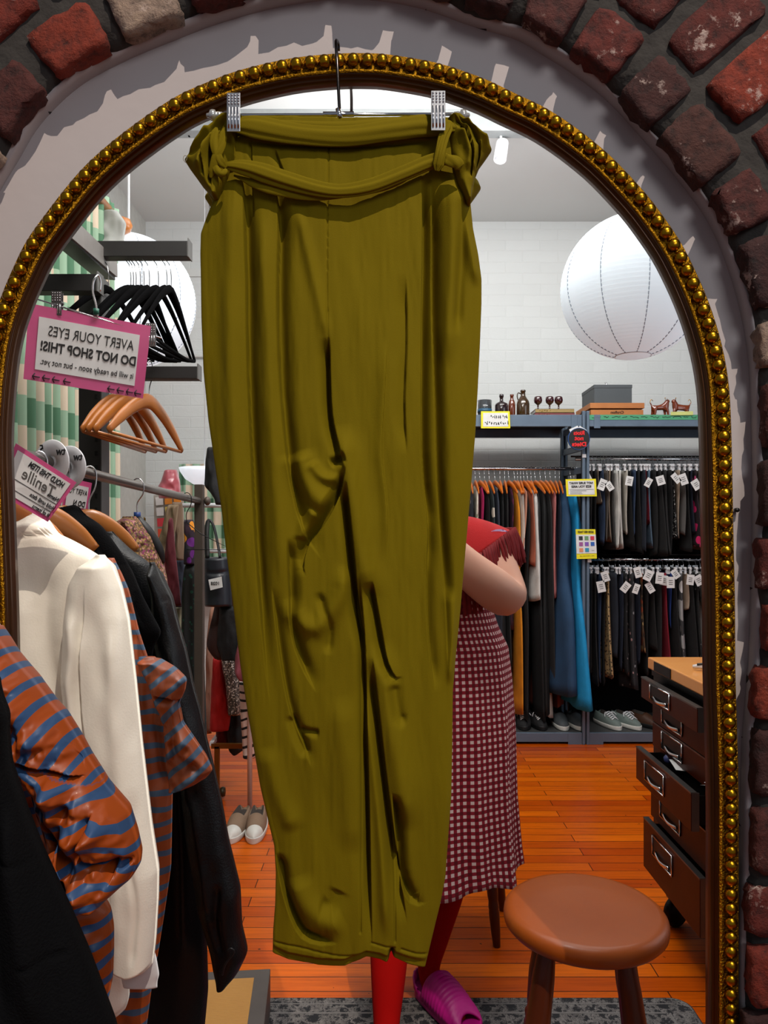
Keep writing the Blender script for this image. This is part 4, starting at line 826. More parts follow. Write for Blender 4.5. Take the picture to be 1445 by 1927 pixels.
RL = [
 ('beige_scarf', (126, 104, 78), 3.1, .06, [(318, 950), (308, 985), (298, 1020), (297, 1060)], [(336, 950), (330, 1000), (318, 1040), (306, 1062)], 'beige scarf looped over the back rail, just left of the maroon one', 'scarf'),
 ('maroon_scarf', (92, 10, 26), 3.0, .05, [(320, 975), (312, 1030), (305, 1080), (312, 1130), (330, 1138)], [(324, 975), (330, 1040), (336, 1090), (340, 1138), (341, 1140)], 'maroon scarf hanging with a point between the beige and brown pieces', 'scarf'),
 ('brown_bag', (120, 96, 74), 3.15, .08, [(325, 945), (331, 1000), (330, 1054)], [(342, 945), (345, 1000), (347, 1052)], 'taupe cloth bag hanging behind the maroon scarf', 'bag'),
 ('denim_piece', (34, 40, 56), 3.25, .08, [(330, 1052), (322, 1100), (326, 1142)], [(347, 1052), (347, 1100), (346, 1142)], 'dark denim garment below the taupe bag', 'garment'),
 ('olive_shirt', (150, 146, 120), 3.3, .05, [(327, 1142), (334, 1200)], [(345, 1142), (346, 1200)], 'pale sage patterned cloth showing below the dark denim', 'garment'),
 ('black_jacket', (16, 16, 18), 3.3, .1, [(392, 842), (388, 870), (386, 915), (398, 930), (407, 940)], [(412, 842), (416, 880), (420, 905), (422, 935), (424, 950)], 'small black garment high beside the trousers, above the white rail', 'garment'),
 ('brown_coat', (58, 28, 22), 3.5, .12, [(424, 1050), (410, 1100), (402, 1150), (392, 1190), (388, 1215), (404, 1240)], [(450, 1050), (470, 1150), (480, 1220), (482, 1240)], 'dark brown coat hanging beside the trousers below the tagged handbag', 'coat'),
 ('black_blouse', (10, 10, 12), 3.45, .12, [(414, 1140), (410, 1180), (408, 1215), (418, 1240)], [(470, 1140), (480, 1200), (480, 1242)], 'black top hanging left of the trousers, above the sequin skirt', 'top'),
 ('blush_dress', (168, 120, 96), 4.1, .08, [(398, 1140), (390, 1200), (386, 1380)], [(408, 1140), (402, 1200), (398, 1380)], 'blush striped long garment, leftmost of the group behind the post', 'dress'),
 ('red_coat', (190, 16, 10), 3.95, .12, [(404, 1232), (398, 1290), (396, 1360), (396, 1374)], [(420, 1232), (432, 1300), (434, 1352), (430, 1374)], 'bright red coat sleeve hanging behind the rack post', 'coat'),
 ('dark_red_dress', (96, 10, 12), 4.05, .1, [(408, 1350), (406, 1400)], [(430, 1350), (432, 1400)], 'dark red garment hem below the bright red coat', 'garment'),
 ('black_skirt', (8, 8, 10), 4.0, .12, [(432, 1335), (428, 1380), (430, 1410), (440, 1418)], [(458, 1335), (462, 1380), (462, 1410), (448, 1416)], 'black skirt with ragged hem over the brass frame', 'skirt'),
 ('pink_jacket', (170, 84, 96), 3.4, .14, [(450, 1205), (443, 1235), (442, 1262), (452, 1280)], [(480, 1205), (482, 1240), (482, 1280)], 'dusty pink quilted jacket edge beside the trousers', 'jacket'),
]
for nm, col, Y, T, L_, R_, lab, cat_ in RL:
    o = relief(nm, fabric(nm, col), L_, R_, Y, T, nu=24, nv=40, noise=((.012, 9, 40), (.006, 5, 16))); tag(o, lab, cat_)
o = relief('sequin_skirt', spotmat('sequins', (70, 60, 54), [(150, 136, 120), (40, 36, 34), (96, 84, 76), (220, 210, 200)], 160, .5, .3), [(416, 1236), (424, 1280), (430, 1345)], [(444, 1236), (452, 1290), (455, 1340)], 3.9, .1, nu=24, nv=40, noise=((.01, 9, 30),)); tag(o, 'grey sequin skirt hanging between the red coat and striped dress', 'skirt')
sm = stripe_mat('black_white_stripe', (216, 196, 184), (14, 14, 16), 17, .28, .8, 0)
o = relief('striped_shirt', sm, [(450, 1278), (452, 1330), (456, 1380), (458, 1426)], [(490, 1278), (492, 1330), (496, 1380), (480, 1426)], 3.75, .1, nu=30, nv=50, noise=((.012, 12, 40),), uvf=rot_uv(-8)); tag(o, 'cream top with black stripes hanging directly left of the trousers', 'top')
o = relief('floral_scarf', spotmat('floral_dark', (30, 12, 30), [(200, 70, 20), (90, 20, 110), (220, 140, 30), (20, 20, 30), (40, 10, 30)], 26, .5), [(347, 978), (348, 1020), (346, 1062)], [(364, 978), (368, 1020), (366, 1062)], 2.95, .06, nu=24, nv=40, noise=((.008, 8, 20),)); tag(o, 'orange and purple patterned scarf hanging left of the rack post', 'scarf')
o = relief('dotted_dress', spotmat('green_dots', (10, 12, 12), [(16, 66, 52)], 46, .28), [(350, 1058), (342, 1120), (342, 1300), (352, 1480)], [(378, 1058), (380, 1120), (386, 1300), (392, 1480)], 2.98, .08, nu=30, nv=80, noise=((.012, 10, 60),)); tag(o, 'black dress with dark green dots hanging behind the rack post', 'dress')
hb = root('handbag', P(410, 1140, 3.4), 'navy leather handbag with long black strap and white tag', 'handbag')
relief('bag_body', mat('navy_leather', (26, 30, 38), .45, coat=.2), [(384, 1048), (383, 1090), (386, 1141)], [(430, 1048), (434, 1090), (436, 1141)], 3.4, .12, hb, nu=30, nv=30, folds=[([(386, 1075), (410, 1078), (432, 1075)], -.01, 3, 'v', 'x')])
MB().tube([P(390, 1050, 3.36), P(389, 1000, 3.38), P(393, 979, 3.4), (P(402, 990, 3.4)), P(411, 1030, 3.38), P(414, 1050, 3.36)], .011, 8, res=30, flat=.5).build('strap', black, hb)
tg = card('tag', paper, [P(392, 1091, 3.3), P(417, 1085, 3.3), P(419, 1105, 3.3), P(396, 1111, 3.3)], hb); text('1028', .020, P(405, 1098, 3.296), ink, tg, mirror=True, bold=.02)
pf = root('picture_frame', P(246, 1010, 5.58), 'small thin gold picture frame on the back wall above the fuzzy cardigan', 'picture')
k = MB()
for a, b in (((222, 975), (272, 975)), ((272, 975), (272, 1012)), ((272, 1012), (222, 1012)), ((222, 1012), (222, 975))): k.tube([P(*a, 5.58), P(*b, 5.58)], .008, 4)
k.build('frame', gold, pf, smooth=False); card('print', paper, [P(223, 976, 5.6), P(271, 976, 5.6), P(271, 1011, 5.6), P(223, 1011, 5.6)], pf)
bd_ = root('notice_board', P(318, 1040, 4.6), 'tall leaning board covered in orange, white and red cards at back left', 'board')
bl4 = [P(290, 932, 4.6), P(345, 925, 4.6), P(350, 1060, 4.55), P(300, 1060, 4.55)]; card('board', mat('board_grey', (180, 172, 160), .8), [bl4[0], bl4[1], P(352, 1418, 4.6), P(300, 1418, 4.6)], bd_, th=.02)
cc = [(200, 60, 20), (224, 220, 216), (214, 190, 90), (190, 40, 50), (220, 130, 30), (240, 236, 230), (150, 60, 110)]
random.seed(3)
for j in range(6):
    for i in range(3):
        u0, v0 = .06+.31*i, .04+.155*j; col = random.choice(cc)
        q = [on4(bl4, u0, v0, .014), on4(bl4, u0+.25, v0, .014), on4(bl4, u0+.25, v0+.12, .014), on4(bl4, u0, v0+.12, .014)]
        card('pinned_card', mat('pin_card', col, .7), q, bd_)
rb = relief('red_bag', mat('maroon_patent', (150, 44, 62), .3, vary=(196, 110, 116), vs=6, coat=.6), [(312, 884), (305, 905), (296, 918), (300, 936)], [(332, 884), (338, 905), (340, 925), (336, 938)], 4.4, .12, nu=24, nv=24, noise=((.01, 8, 10),)); tag(rb, 'glossy maroon bag standing on top of the leaning card board', 'bag')
# ---------------------------------------------------------------- shoes
def shoe(name, loc, rotz, upper, sole, label, lace=None, toe=None, group='shoes', open_=True, L=.27, Wd=.05, sole_t=.024):
    r = root(name, loc, label, 'shoe', group); vs = []; fs = []; n = 22; k = 14
    def half(t): return Wd*(.62+.38*math.sin(PI*min(1, t*.9+.12)))*(1-.0*t)*(math.sqrt(max(0, 1-((t-.82)/.18)**2)) if t > .82 else 1)*(math.sqrt(max(0.02, 1-((.10-t)/.10)**2)) if t < .10 else 1)
    def ht(t): return np.interp(t, [0, .05, .30, .50, .72, .92, 1], [.055, .085, .080, .078, .056, .040, .018])
    for i in range(n+1):
        t = i/n; w = max(half(t), .004); h = ht(t)
        for j in range(k+1):
            a = PI*j/k; vs.append((w*math.cos(a), -(t-.5)*L, sole_t*.8+(h-sole_t*.3)*math.sin(a)**.8*(1 if not (open_ and .03 < t < .48 and abs(math.cos(a)) < .55) else .55)))
    for i in range(n):
        for j in range(k): fs.append((i*(k+1)+j, i*(k+1)+j+1, (i+1)*(k+1)+j+1, (i+1)*(k+1)+j))
    M = Matrix.Rotation(rotz, 3, 'Z'); tv = lambda vv: [M @ Vector(v)+r.location for v in vv]
    mi = [1 if (toe and f[0]//(k+1) >= n*.74) else (2 if (open_ and 1 <= f[0]//(k+1) < n*.46 and 4 <= f[0] % (k+1) <= 9) else 0) for f in fs]
    ins = bpy.data.materials.get('insole') or mat('insole', (60, 52, 46), .8)
    link_mesh('upper', tv(vs), fs, upper, r, mats=[upper, toe or upper, ins], midx=mi)
    v2 = []; f2 = []; m_ = 30
    for z, g in ((0, .94), (.004, 1), (sole_t, 1.03), (sole_t+.003, .99)):
        for j in range(m_):
            a = 2*PI*j/m_; t = .5+.5*math.cos(a); w = max(half(t), .001)*g*1.04; v2.append((w*(1 if math.sin(a) >= 0 else -1), -(t-.5)*L*1.03, z))
    for i in range(3):
        for j in range(m_): f2.append((i*m_+j, i*m_+(j+1) % m_, (i+1)*m_+(j+1) % m_, (i+1)*m_+j))
    f2.append(tuple(range(m_))[::-1]); f2.append(tuple(3*m_+j for j in range(m_))); link_mesh('sole', tv(v2), f2, sole, r)
    if lace:
        b = MB()
        for i in range(5):
            t = .50+i*.065; h = ht(t)+sole_t*.5+.004; w = half(t)*.55; y = -(t-.5)*L; b.tube(tv([(-w, y, h-.010), (0, y-.004, h+.002), (w, y-.012, h-.010)]), .0026, 6, res=8); b.tube(tv([(w, y, h-.010), (0, y-.006, h+.003), (-w, y-.012, h-.010)]), .0026, 6, res=8)
        b.tube(tv([(0, .0, .088), (-.03, -.01, .092), (-.045, -.03, .07)]), .0026, 6, res=10).tube(tv([(0, .0, .088), (.03, -.01, .092), (.05, -.02, .075)]), .0026, 6, res=10); b.build('laces', lace, r)
    return r
tp = fabric('taupe_canvas', (150, 122, 98)); wr_ = mat('white_rubber', (226, 224, 216), .45)
def floorp(x, y, z=0):
    Y = (H-z)*F/(y-HY); return Vector(((x-CX)*Y/F, Y, z))
shoe('slip_on_shoe', floorp(447, 1566), math.radians(-4), tp, wr_, 'taupe slip-on shoe with white toe cap on the floor, left of the pair', toe=wr_, group='taupe slip-on shoes', Wd=.047)
shoe('slip_on_shoe', floorp(482, 1566), math.radians(4), tp, wr_, 'taupe slip-on shoe with white toe cap on the floor, right of the pair', toe=wr_, group='taupe slip-on shoes', Wd=.047)
# ---------------------------------------------------------------- platform, rug
pl = root('display_platform', (-.43, 1.95, 0), 'low platform with pale wood top and dark grey frame at the bottom edge', 'platform')
Mz = Matrix.Rotation(math.radians(5), 3, 'Z'); c0 = Vector((-.62, 1.83, 0)); zt_ = .13; hx, hy = .32, .27
MB().box(c0+Vector((0, 0, zt_/2)), (hx*2, hy*2, zt_), Mz).build('frame', mat('dark_grey_frame', (92, 84, 80), .6, vary=(76, 68, 64)), pl, smooth=False, bevel=.002)
MB().box(c0+Vector((0, 0, zt_)), (hx*2-.085, hy*2-.085, .004), Mz).build('wood_panel', mat('oak_panel', (206, 150, 74), .6, vary=(176, 122, 54), vs=6, bump=.4, bs=40, bstretch=(1, 12, 1)), pl, smooth=False)
def rug_mat():
    m = bpy.data.materials.new('faded_rug'); m.use_nodes = True; N = NT(m); b = N.n['Principled BSDF']; b.inputs['Roughness'].default_value = .95; tc = N.add('TexCoord')
    v = N.add('TexVoronoi', i_Scale=30.0); v.feature = 'DISTANCE_TO_EDGE'; nz = N.add('TexNoise', i_Scale=26.0, i_Detail=8.0, i_Roughness=.8); N.link(tc.outputs['Object'], nz.inputs['Vector'])
    mv = N.add('Mix', data_type='RGBA'); mv.inputs[0].default_value = .10; N.link(tc.outputs['Object'], mv.inputs[6]); N.link(nz.outputs['Color'], mv.inputs[7]); N.link(mv.outputs[2], v.inputs['Vector'])
    a = mth(N, 'MULTIPLY_ADD', v.outputs['Distance'], 2.2, mth(N, 'SUBTRACT', nz.outputs[0], .32)); r = ramp_of(N, a, [(0, (24, 23, 25)), (.22, (46, 44, 46)), (.32, (150, 144, 140)), (.44, (60, 58, 60)), (.6, (28, 28, 32))], 'LINEAR'); N.link(r.outputs[0], b.inputs['Base Color'])
    bpn = N.add('Bump', i_Strength=.6, i_Distance=.004); N.link(nz.outputs[0], bpn.inputs['Height']); N.link(bpn.outputs[0], b.inputs['Normal']); return m
rg = root('rug', (.2, 1.7, 0), 'dark grey faded patterned rug along the bottom under the stool', 'rug'); rx0, rx1, ry1 = -.9, .885, 2.185; rm = rug_mat()
def rrect(x0, x1, y0, y1, r, z0, z1):
    b = []; 
    for cx_, cy_, a0 in ((x1-r, y1-r, 0), (x0+r, y1-r, PI/2), (x0+r, y0+r, PI), (x1-r, y0+r, 1.5*PI)):
        for i in range(7): a = a0+PI/2*i/6; b.append((cx_+r*math.cos(a), cy_+r*math.sin(a)))
    n = len(b); m = MB(); m.v = [Vector((x, y, z)) for z in (z0, z1) for x, y in b]; m.f = [tuple(range(n))[::-1], tuple(n+i for i in range(n))]+[(i, (i+1) % n, n+(i+1) % n, n+i) for i in range(n)]; return m
rrect(rx0, rx1, 1.12, ry1, .05, .001, .010).build('pile', rm, rg, smooth=False)
k = rrect(rx0-.004, rx1+.004, 1.116, ry1+.004, .052, .0005, .008); k.build('binding', mat('rug_binding', (34, 33, 36), .95), rg, smooth=False)
MB().box2((rx0+.1, ry1-.072, .0095), (rx1-.09, ry1-.066, .0107)).box2((rx1-.075, 1.2, .0095), (rx1-.069, ry1-.07, .0107)).box2((rx0+.1, ry1-.030, .0095), (rx1-.05, ry1-.026, .0107)).build('border_line', mat('rug_line', (120, 116, 114), .95), rg, smooth=False)
# ---------------------------------------------------------------- stools
swood = mat('stool_wood', (152, 74, 14), .42, vary=(122, 52, 8), vs=4, bump=.15, bs=30, coat=.08, spec=.3); swd = mat('stool_leg_wood', (92, 38, 12), .35, vary=(62, 24, 8), vs=6, coat=.15, spec=.3)
def stool(loc, h, r, label, rot=.3, splay=.10, m1=swood, m2=swd):
    ro = root('wooden_stool', loc, label, 'stool'); l = Vector(loc); t = .042
    MB().lathe([(.0001, h-t), (r*.80, h-t), (r*.95, h-t+.004), (r*.992, h-t*.72), (r, h-t*.5), (r*.992, h-t*.28), (r*.965, h-.006), (r*.93, h-.0015), (r*.88, h), (r*.5, h-.001), (.0001, h-.002)], l, 64).build('seat', m1, ro)
    tops = []
    for i in range(4):
        a = rot+PI/2*i; d = Vector((math.cos(a), math.sin(a), 0)); p0 = l+d*r*.62+Vector((0, 0, h-t)); p1 = l+d*(r*.62+splay); n = 60; L = (p1-p0).length
        pr_ = np.interp(np.linspace(0, 1, n), [0, .06, .12, .28, .40, .44, .455, .47, .485, .50, .52, .60, .70, .74, .755, .77, .80, .9, 1], [.015, .019, .022, .025, .021, .017, .022, .022, .016, .022, .019, .020, .018, .015, .020, .016, .018, .016, .012])
        MB().tube([p0+(p1-p0)*(q/(n-1)) for q in range(n)], pr_, 16).build('leg', m2, ro); tops.append((p0, p1))
    for i in range(4):
        a, b = tops[i], tops[(i+1) % 4]; f = .66 if i % 2 else .56; MB().tube([a[0].lerp(a[1], f), b[0].lerp(b[1], f)], .0085, 10).build('rung', m2 if r > .16 and loc[1] < 2 else mat('worn_rung', (120, 96, 80), .3, .7), ro)
    return ro
stool((.4125, 1.53, .008), .600, .165, 'round wooden stool in the foreground of the mirror, bottom right', rot=.55)
stool((.285, 2.62, 0), .575, .165, 'wooden stool half hidden behind the person in the gingham dress', rot=.55, splay=.07, m1=mat('honey_wood', (190, 104, 40), .35, vary=(160, 80, 26), vs=4, coat=.3))
# ---------------------------------------------------------------- drawer cabinet
cb_ = root('drawer_cabinet', (1.14, 2.4, 0), 'dark wooden drawer cabinet with a light butcher block top, right edge', 'cabinet')
wal = mat('walnut_front', (78, 27, 6), .34, vary=(30, 10, 6), vs=5, bump=.1, bs=20, coat=0, spec=.10); cbl = mat('cabinet_black', (14, 12, 12), .4, .1, spec=.2)
CXF, CY0, CY1 = .957, 2.13, 2.655
MB().box2((CXF+.004, CY0, .165), (1.45, CY1, .885)).build('body', cbl, cb_, smooth=False, bevel=.002)
topz = .930; MB().box2((CXF-.012, CY0-.02, topz-.040), (1.50, CY1+.012, topz)).build('butcher_block_top', mat('butcher_block', (226, 156, 78), .35, vary=(196, 120, 50), vs=4, bump=.15, bs=20, bstretch=(3, 20, 3), coat=.3), cb_, smooth=False, bevel=.004)
MB().box2((CXF-.0145, 2.45, topz-.036), (CXF-.011, 2.60, topz-.004)).build('maker_plate', cbl, cb_, smooth=False)
MB().box2((CXF-.002, CY0, .868), (CXF+.01, CY1, .890)).build('top_rail', cbl, cb_, smooth=False)
for z0, z1, pr_ in ((.795, .866, .040), (.712, .792, 0), (.625, .708, 0), (.508, .620, .058), (.378, .500, .006), (.198, .370, .032)):
    xf = CXF-pr_-.008; y0, y1 = CY0+.03, CY1-.025
    dr = MB().box2((xf, y0, z0), (xf+.012, y1, z1)).build('drawer', wal, cb_, smooth=False, bevel=.0015)
    k = MB().box2((xf-.001, y0, z1-.003), (xf+.018, y1, z1+.002)).box2((xf+.002, y0-.001, z0), (xf+.024, y0+.004, z1)); k.build('metal_rim', mat('grey_rim', (96, 94, 92), .35, .8), dr, smooth=False)
    if pr_ > .01: 
        MB().box2((xf+.012, y0+.02, z0+.01), (xf+.4, y0+.024, z1-.015)).box2((xf+.012, y1-.024, z0+.01), (xf+.4, y1-.02, z1-.015)).box2((xf+.012, y0+.02, z0+.01), (xf+.4, y1-.02, z0+.014)).build('drawer_box', cbl, dr, smooth=False)
    cy_ = (y0+y1)/2+.055; cz_ = (z0+z1)/2+(.005 if z1-z0 < .15 else .03); w_, h_ = .085, min(.032, (z1-z0)*.36)
    k = MB()
    for a, b in (((-w_, h_), (w_, h_)), ((w_, h_), (w_, -h_)), ((w_, -h_), (-w_, -h_)), ((-w_, -h_), (-w_, h_))): k.tube([(xf-.003, cy_+a[0], cz_+a[1]), (xf-.003, cy_+b[0], cz_+b[1])], .0028, 6)
    k.build('handle', chrome, dr); MB().box2((xf-.0015, cy_-w_, cz_-h_), (xf+.001, cy_+w_, cz_+h_)).build('handle_recess', cbl, dr, smooth=False)
    MB().tube([(xf-.004, cy_-w_*.7, cz_-h_*.55), (xf-.010, cy_, cz_-h_*.75), (xf-.004, cy_+w_*.7, cz_-h_*.55)], .006, 8, res=12, flat=.5).build('pull_cup', chrome, dr)
for y in (2.60, 2.20):
    MB().lathe([(.0001, -.016), (.045, -.016), (.052, -.01), (.052, .01), (.045, .016), (.0001, .016)], (1.02, y, .053), 20, Matrix.Rotation(PI/2, 3, 'X') @ Matrix.Rotation(.5, 3, 'Y')).box((1.02, y, .13), (.05, .05, .07)).build('castor', cbl, cb_)
MB().ball((.955, 2.50, .615), .016, 10).build('blue_knob', mat('blue_bit', (60, 70, 120), .4), cb_); cb_.children[-1].name = 'drawer_stopper'
ev = card('envelope', paper, [(.935, 2.44, .632), (.99, 2.46, .625), (.97, 2.36, .618), (.93, 2.37, .62)]); tag(ev, 'white folded paper lying in the open cabinet drawer', 'paper')
wi = MB(); random.seed(5)
for i in range(9): a = Vector((.93+random.random()*.05, 2.20+random.random()*.12, .612+random.random()*.02)); wi.tube([a, a+Vector((.02, random.uniform(-.05, .05), .01)), a+Vector((.0, random.uniform(-.04, .04), .016))], .0012, 5, res=8)
o = wi.build('wire_tangle', chrome); tag(o, 'small tangle of shiny wire in the open cabinet drawer', 'wire')
bc = root('utility_knife', (1.06, 2.30, topz), 'white and black utility knife lying on the cabinet top', 'knife')
MB().tube([(1.005, 2.42, topz+.010), (1.03, 2.40, topz+.014), (1.07, 2.36, topz+.014), (1.10, 2.32, topz+.009)], [.006, .011, .010, .005], 10, res=20, flat=.8).build('handle', white, bc)
MB().tube([(1.015, 2.41, topz+.018), (1.035, 2.393, topz+.022), (1.06, 2.37, topz+.021)], .005, 8, res=10).build('grip', black, bc)
MB().box2((1.10, 2.31, topz+.006), (1.14, 2.315, topz+.014)).build('blade', chrome, bc, smooth=False)
o = card('grey_card', mat('grey_paper', (140, 140, 142), .5), [(1.02, 2.26, topz+.002), (1.08, 2.26, topz+.002), (1.08, 2.18, topz+.002), (1.02, 2.20, topz+.002)]); tag(o, 'small grey card lying on the cabinet top at the mirror edge', 'card')
# ---------------------------------------------------------------- steel shelving with clothes at the back right
YF, YB = 4.83, 5.40
su = root('shelving_unit', (1.3, 5.1, 0), 'blue-grey steel shelving unit with hanging rails against the white brick wall', 'shelving')
def post(x, Y, z1=2.16, w=.045):
    o = MB().box2((x-w/2, Y-.02, 0), (x-w*.12, Y+.02, z1)).box2((x+w*.12, Y-.02, 0), (x+w/2, Y+.02, z1)).box2((x-w/2, Y+.0, 0), (x+w/2, Y+.02, z1)).build('post', steel, su, smooth=False, bevel=.002); return o
xp = P(1101, 1000, YF).x; XR = 2.62; XL = .20
for x in (XL, xp, XR): post(x, YF); post(x, YB)
z_t0, z_t1 = P(0, 803, YF).z, P(0, 781, YF).z
dk = mat('dark_shelf', (26, 27, 30), .6)
for a, b in ((XL, xp-.024), (xp+.024, XR)):
    MB().box2((a, YF-.012, z_t0), (b, YF+.008, z_t1)).build('front_beam', steel, su, smooth=False, bevel=.002)
    MB().box2((a, YB-.008, z_t0), (b, YB+.012, z_t1)).build('rear_beam', steel, su, smooth=False)
    MB().box2((a, YF+.008, z_t1-.018), (b, YB, z_t1-.002)).build('top_shelf', dk, su, smooth=False)
    for q in (a+.03, b-.07): MB().box2((q, YF-.016, z_t0-.012), (q+.04, YF-.011, z_t1)).build('bracket_plate', steel, su, smooth=False, bevel=.001)
    zb0, zb1 = .004, .075
    MB().box2((a, YF-.012, zb0+.012), (b, YF+.008, zb1)).build('front_beam', steel, su, smooth=False, bevel=.002)
    MB().box2((a, YF+.008, zb1-.02), (b, YB, zb1-.002)).build('bottom_shelf', mat('shelf_grey', (74, 74, 74), .5, .3), su, smooth=False)
    for q in (a, b-.09): MB().box2((q, YF-.015, .0), (q+.09, YF-.010, zb1)).build('bracket_plate', steel, su, smooth=False, bevel=.001)
for x in (XL, xp): 
    k = MB()
    for z in (1.78, 1.93, 2.07): k.bar((x, YF, z), (x, YB, z+.02), .02, .04)
    k.build('side_brace', steel, su, smooth=False)
RY = 5.08
for a, b, zt_p in ((XL+.03, xp-.03, 1.50), (xp+.03, XR-.03, 1.72)): MB().box2((a, YB-.035, .075), (b, YB-.025, zt_p)).build('gap_dark_sheet', mat('gap_darkness', (16, 16, 17), .9, spec=.1), su, smooth=False)  # added black sheets that darken the gaps behind the clothes
zl, zu, zm = P(0, 882, RY).z, P(0, 864, RY).z, P(0, 1053, RY).z
for nme, x0, x1, z in (('hanging_rail', XL, xp, zl), ('hanging_rail', xp, XR, zu), ('hanging_rail', xp, XR, zm)):
    MB().tube([(x0, RY, z), (x1, RY, z)], .0115, 12).build(nme, chrome, su)
for z in (zu, zm): MB().tube([(xp, RY+.12, z+.03), (XR, RY+.12, z+.03)], .006, 8).build('rear_wire', darkwire, su)
MB().box(P(1099, 858, YF-.02)+Vector((.0, 0, 0)), (.024, .01, .022)).build('white_clip', white, su, smooth=False)
MB().box(P(1109, 1055, YF-.02), (.024, .01, .022)).build('white_clip', white, su, smooth=False)
ta = MB().box2(P(1108, 790, YF-.0135)+Vector((0, -.0005, 0)), P(1352, 780.5, YF-.0135)+Vector((0, .0005, 0))); ta.build('green_tape', mat('green_tape', (72, 158, 116), .6), su, smooth=False)
k = MB(); random.seed(11)
x = 1114
while x < 1345:
    w = random.choice((6, 9, 12, 16)); k.tube([P(x+i*w/5, 785+random.uniform(-1.6, 1.6), YF-.0148) for i in range(6)], .0016, 4); x += w+random.choice((4, 6))
k.build('tape_writing', ink, su)
yn = card('yellow_note', mat('pale_yellow', (206, 214, 130), .7), [P(1262, 775, YF-.02), P(1304, 774, YF-.02), P(1304, 781, YF-.02), P(1262, 781.5, YF-.02)], su)
text('SALT OF THE EARTH', .02, P(1283, 778, YF-.022), ink, su, width=.12) if False else k
# --- garments
def slab(name, m, X, Y, ztop, L_, hw, th, parent=None, shoulder=0, flare=0, lean=0, split=0, seed=0, waist=0):
    """hanging garment seen nearly edge-on: rings from ztop down, hw = half depth along Y, th = half thickness along X"""
    r = np.random.default_rng(seed); n, k = 18, 28; vs = []; fs = []; p1, p2, p3 = r.uniform(0, 6, 3)
    for i in range(n+1):
        t = i/n; w = hw*(1+flare*t); h = th*(1+flare*.9*t)
        if shoulder: 
            w *= np.interp(t, [0, .04, .12, .2, 1], [.22, .62, 1, 1, 1]); h *= np.interp(t, [0, .08, .2], [.5, .8, 1])
        if waist: w *= 1-waist*math.exp(-((t-.42)/.12)**2); h *= 1-waist*.5*math.exp(-((t-.42)/.12)**2)
        cx = X+lean*t+.006*math.sin(3*t+p1)
        for j in range(k):
            a = 2*PI*j/k; f = 1+(.10+.16*t)*math.sin(5*a+p2+1.5*t)+.10*t*math.sin(9*a+p3); yy = w*math.cos(a); xx = h*math.sin(a)*f+.010*math.sin(yy*26+p1+2*t)*(.4+t)
            dz = 0
            if t > .9: dz = .012*math.sin(2*a+p2)
            vs.append((cx+xx, Y+yy, ztop-L_*t+dz))
    for i in range(n):
        for j in range(k): fs.append((i*k+j, (i+1)*k+j, (i+1)*k+(j+1) % k, i*k+(j+1) % k))
    fs.append(tuple(range(k))); fs.append(tuple(n*k+j for j in range(k))[::-1]); return link_mesh(name, vs, fs, m, parent)
def fab(nm, col): return bpy.data.materials.get(nm) or mat(nm, col, .85, vary=tuple(c*.7 for c in col), vs=10, bump=.4, bs=160)
CM = dict(black=(10, 10, 12), charcoal=(34, 33, 34), grey=(88, 86, 84), navy=(18, 28, 50), denim=(44, 62, 92), lightdenim=(92, 116, 138), darkdenim=(24, 32, 46), cream=(206, 200, 188), white=(230, 228, 222), beige=(176, 156, 136),
          taupe=(110, 100, 92), maroon=(66, 6, 30), crimson=(136, 4, 34), orange=(238, 148, 12), coral=(196, 106, 76), peach=(214, 150, 124), pink=(190, 110, 108), slate=(46, 52, 66), petrol=(30, 68, 104), turquoise=(4, 148, 208), royal=(18, 60, 140), rust=(130, 56, 34), magenta=(190, 16, 96), skyblue=(86, 156, 196), darkgrey=(52, 50, 50), offwhite=(214, 206, 196))
PM = {
 'floral_navy': lambda: spotmat('floral_navy', (22, 24, 34), [(210, 200, 190), (60, 60, 70), (30, 34, 50), (180, 160, 160)], 22, .28),
 'floral_white': lambda: spotmat('floral_white', (206, 198, 180), [(20, 24, 20), (120, 130, 100), (220, 214, 200)], 26, .34),
 'leaf_print': lambda: spotmat('leaf_print', (40, 48, 50), [(150, 150, 140), (60, 80, 60), (210, 200, 184)], 12, .4),
 'plaid_maroon': lambda: spotmat('plaid_maroon', (44, 6, 34), [(80, 10, 50), (20, 8, 30)], 22, .5),
 'houndstooth': lambda: spotmat('houndstooth', (20, 20, 22), [(220, 220, 216)], 62, .30),
 'pink_print': lambda: spotmat('pink_print', (30, 16, 24), [(210, 30, 100), (220, 90, 140), (24, 14, 20)], 18, .48),
 'leopard': lambda: spotmat('leopard', (172, 144, 100), [(30, 20, 14), (44, 28, 18)], 62, .36),
 'floral_black': lambda: spotmat('floral_black', (12, 11, 13), [(150, 136, 136), (120, 80, 70), (16, 16, 18), (14, 14, 16), (60, 56, 58)], 30, .26),
 'floral_charcoal': lambda: spotmat('floral_charcoal', (34, 33, 36), [(150, 150, 152), (40, 38, 40), (180, 140, 140), (36, 36, 38)], 26, .24),
 'brown_print': lambda: spotmat('brown_print', (90, 66, 44), [(180, 150, 100), (30, 20, 16), (140, 60, 30)], 24, .5),
 'marble': lambda: spotmat('marble', (52, 52, 54), [(150, 150, 150), (90, 90, 92), (24, 24, 26), (200, 200, 200)], 12, .55),
 'dotted': lambda: spotmat('dotted', (8, 8, 9), [(200, 200, 200), (10, 10, 10)], 34, .13),
 'grey_lace': lambda: spotmat('grey_lace', (110, 108, 104), [(210, 208, 204), (40, 40, 40)], 30, .4)}
def gm(k):
    if k in PM: return bpy.data.materials.get(k) or PM[k]()
    return fab('cloth_'+k, CM[k])
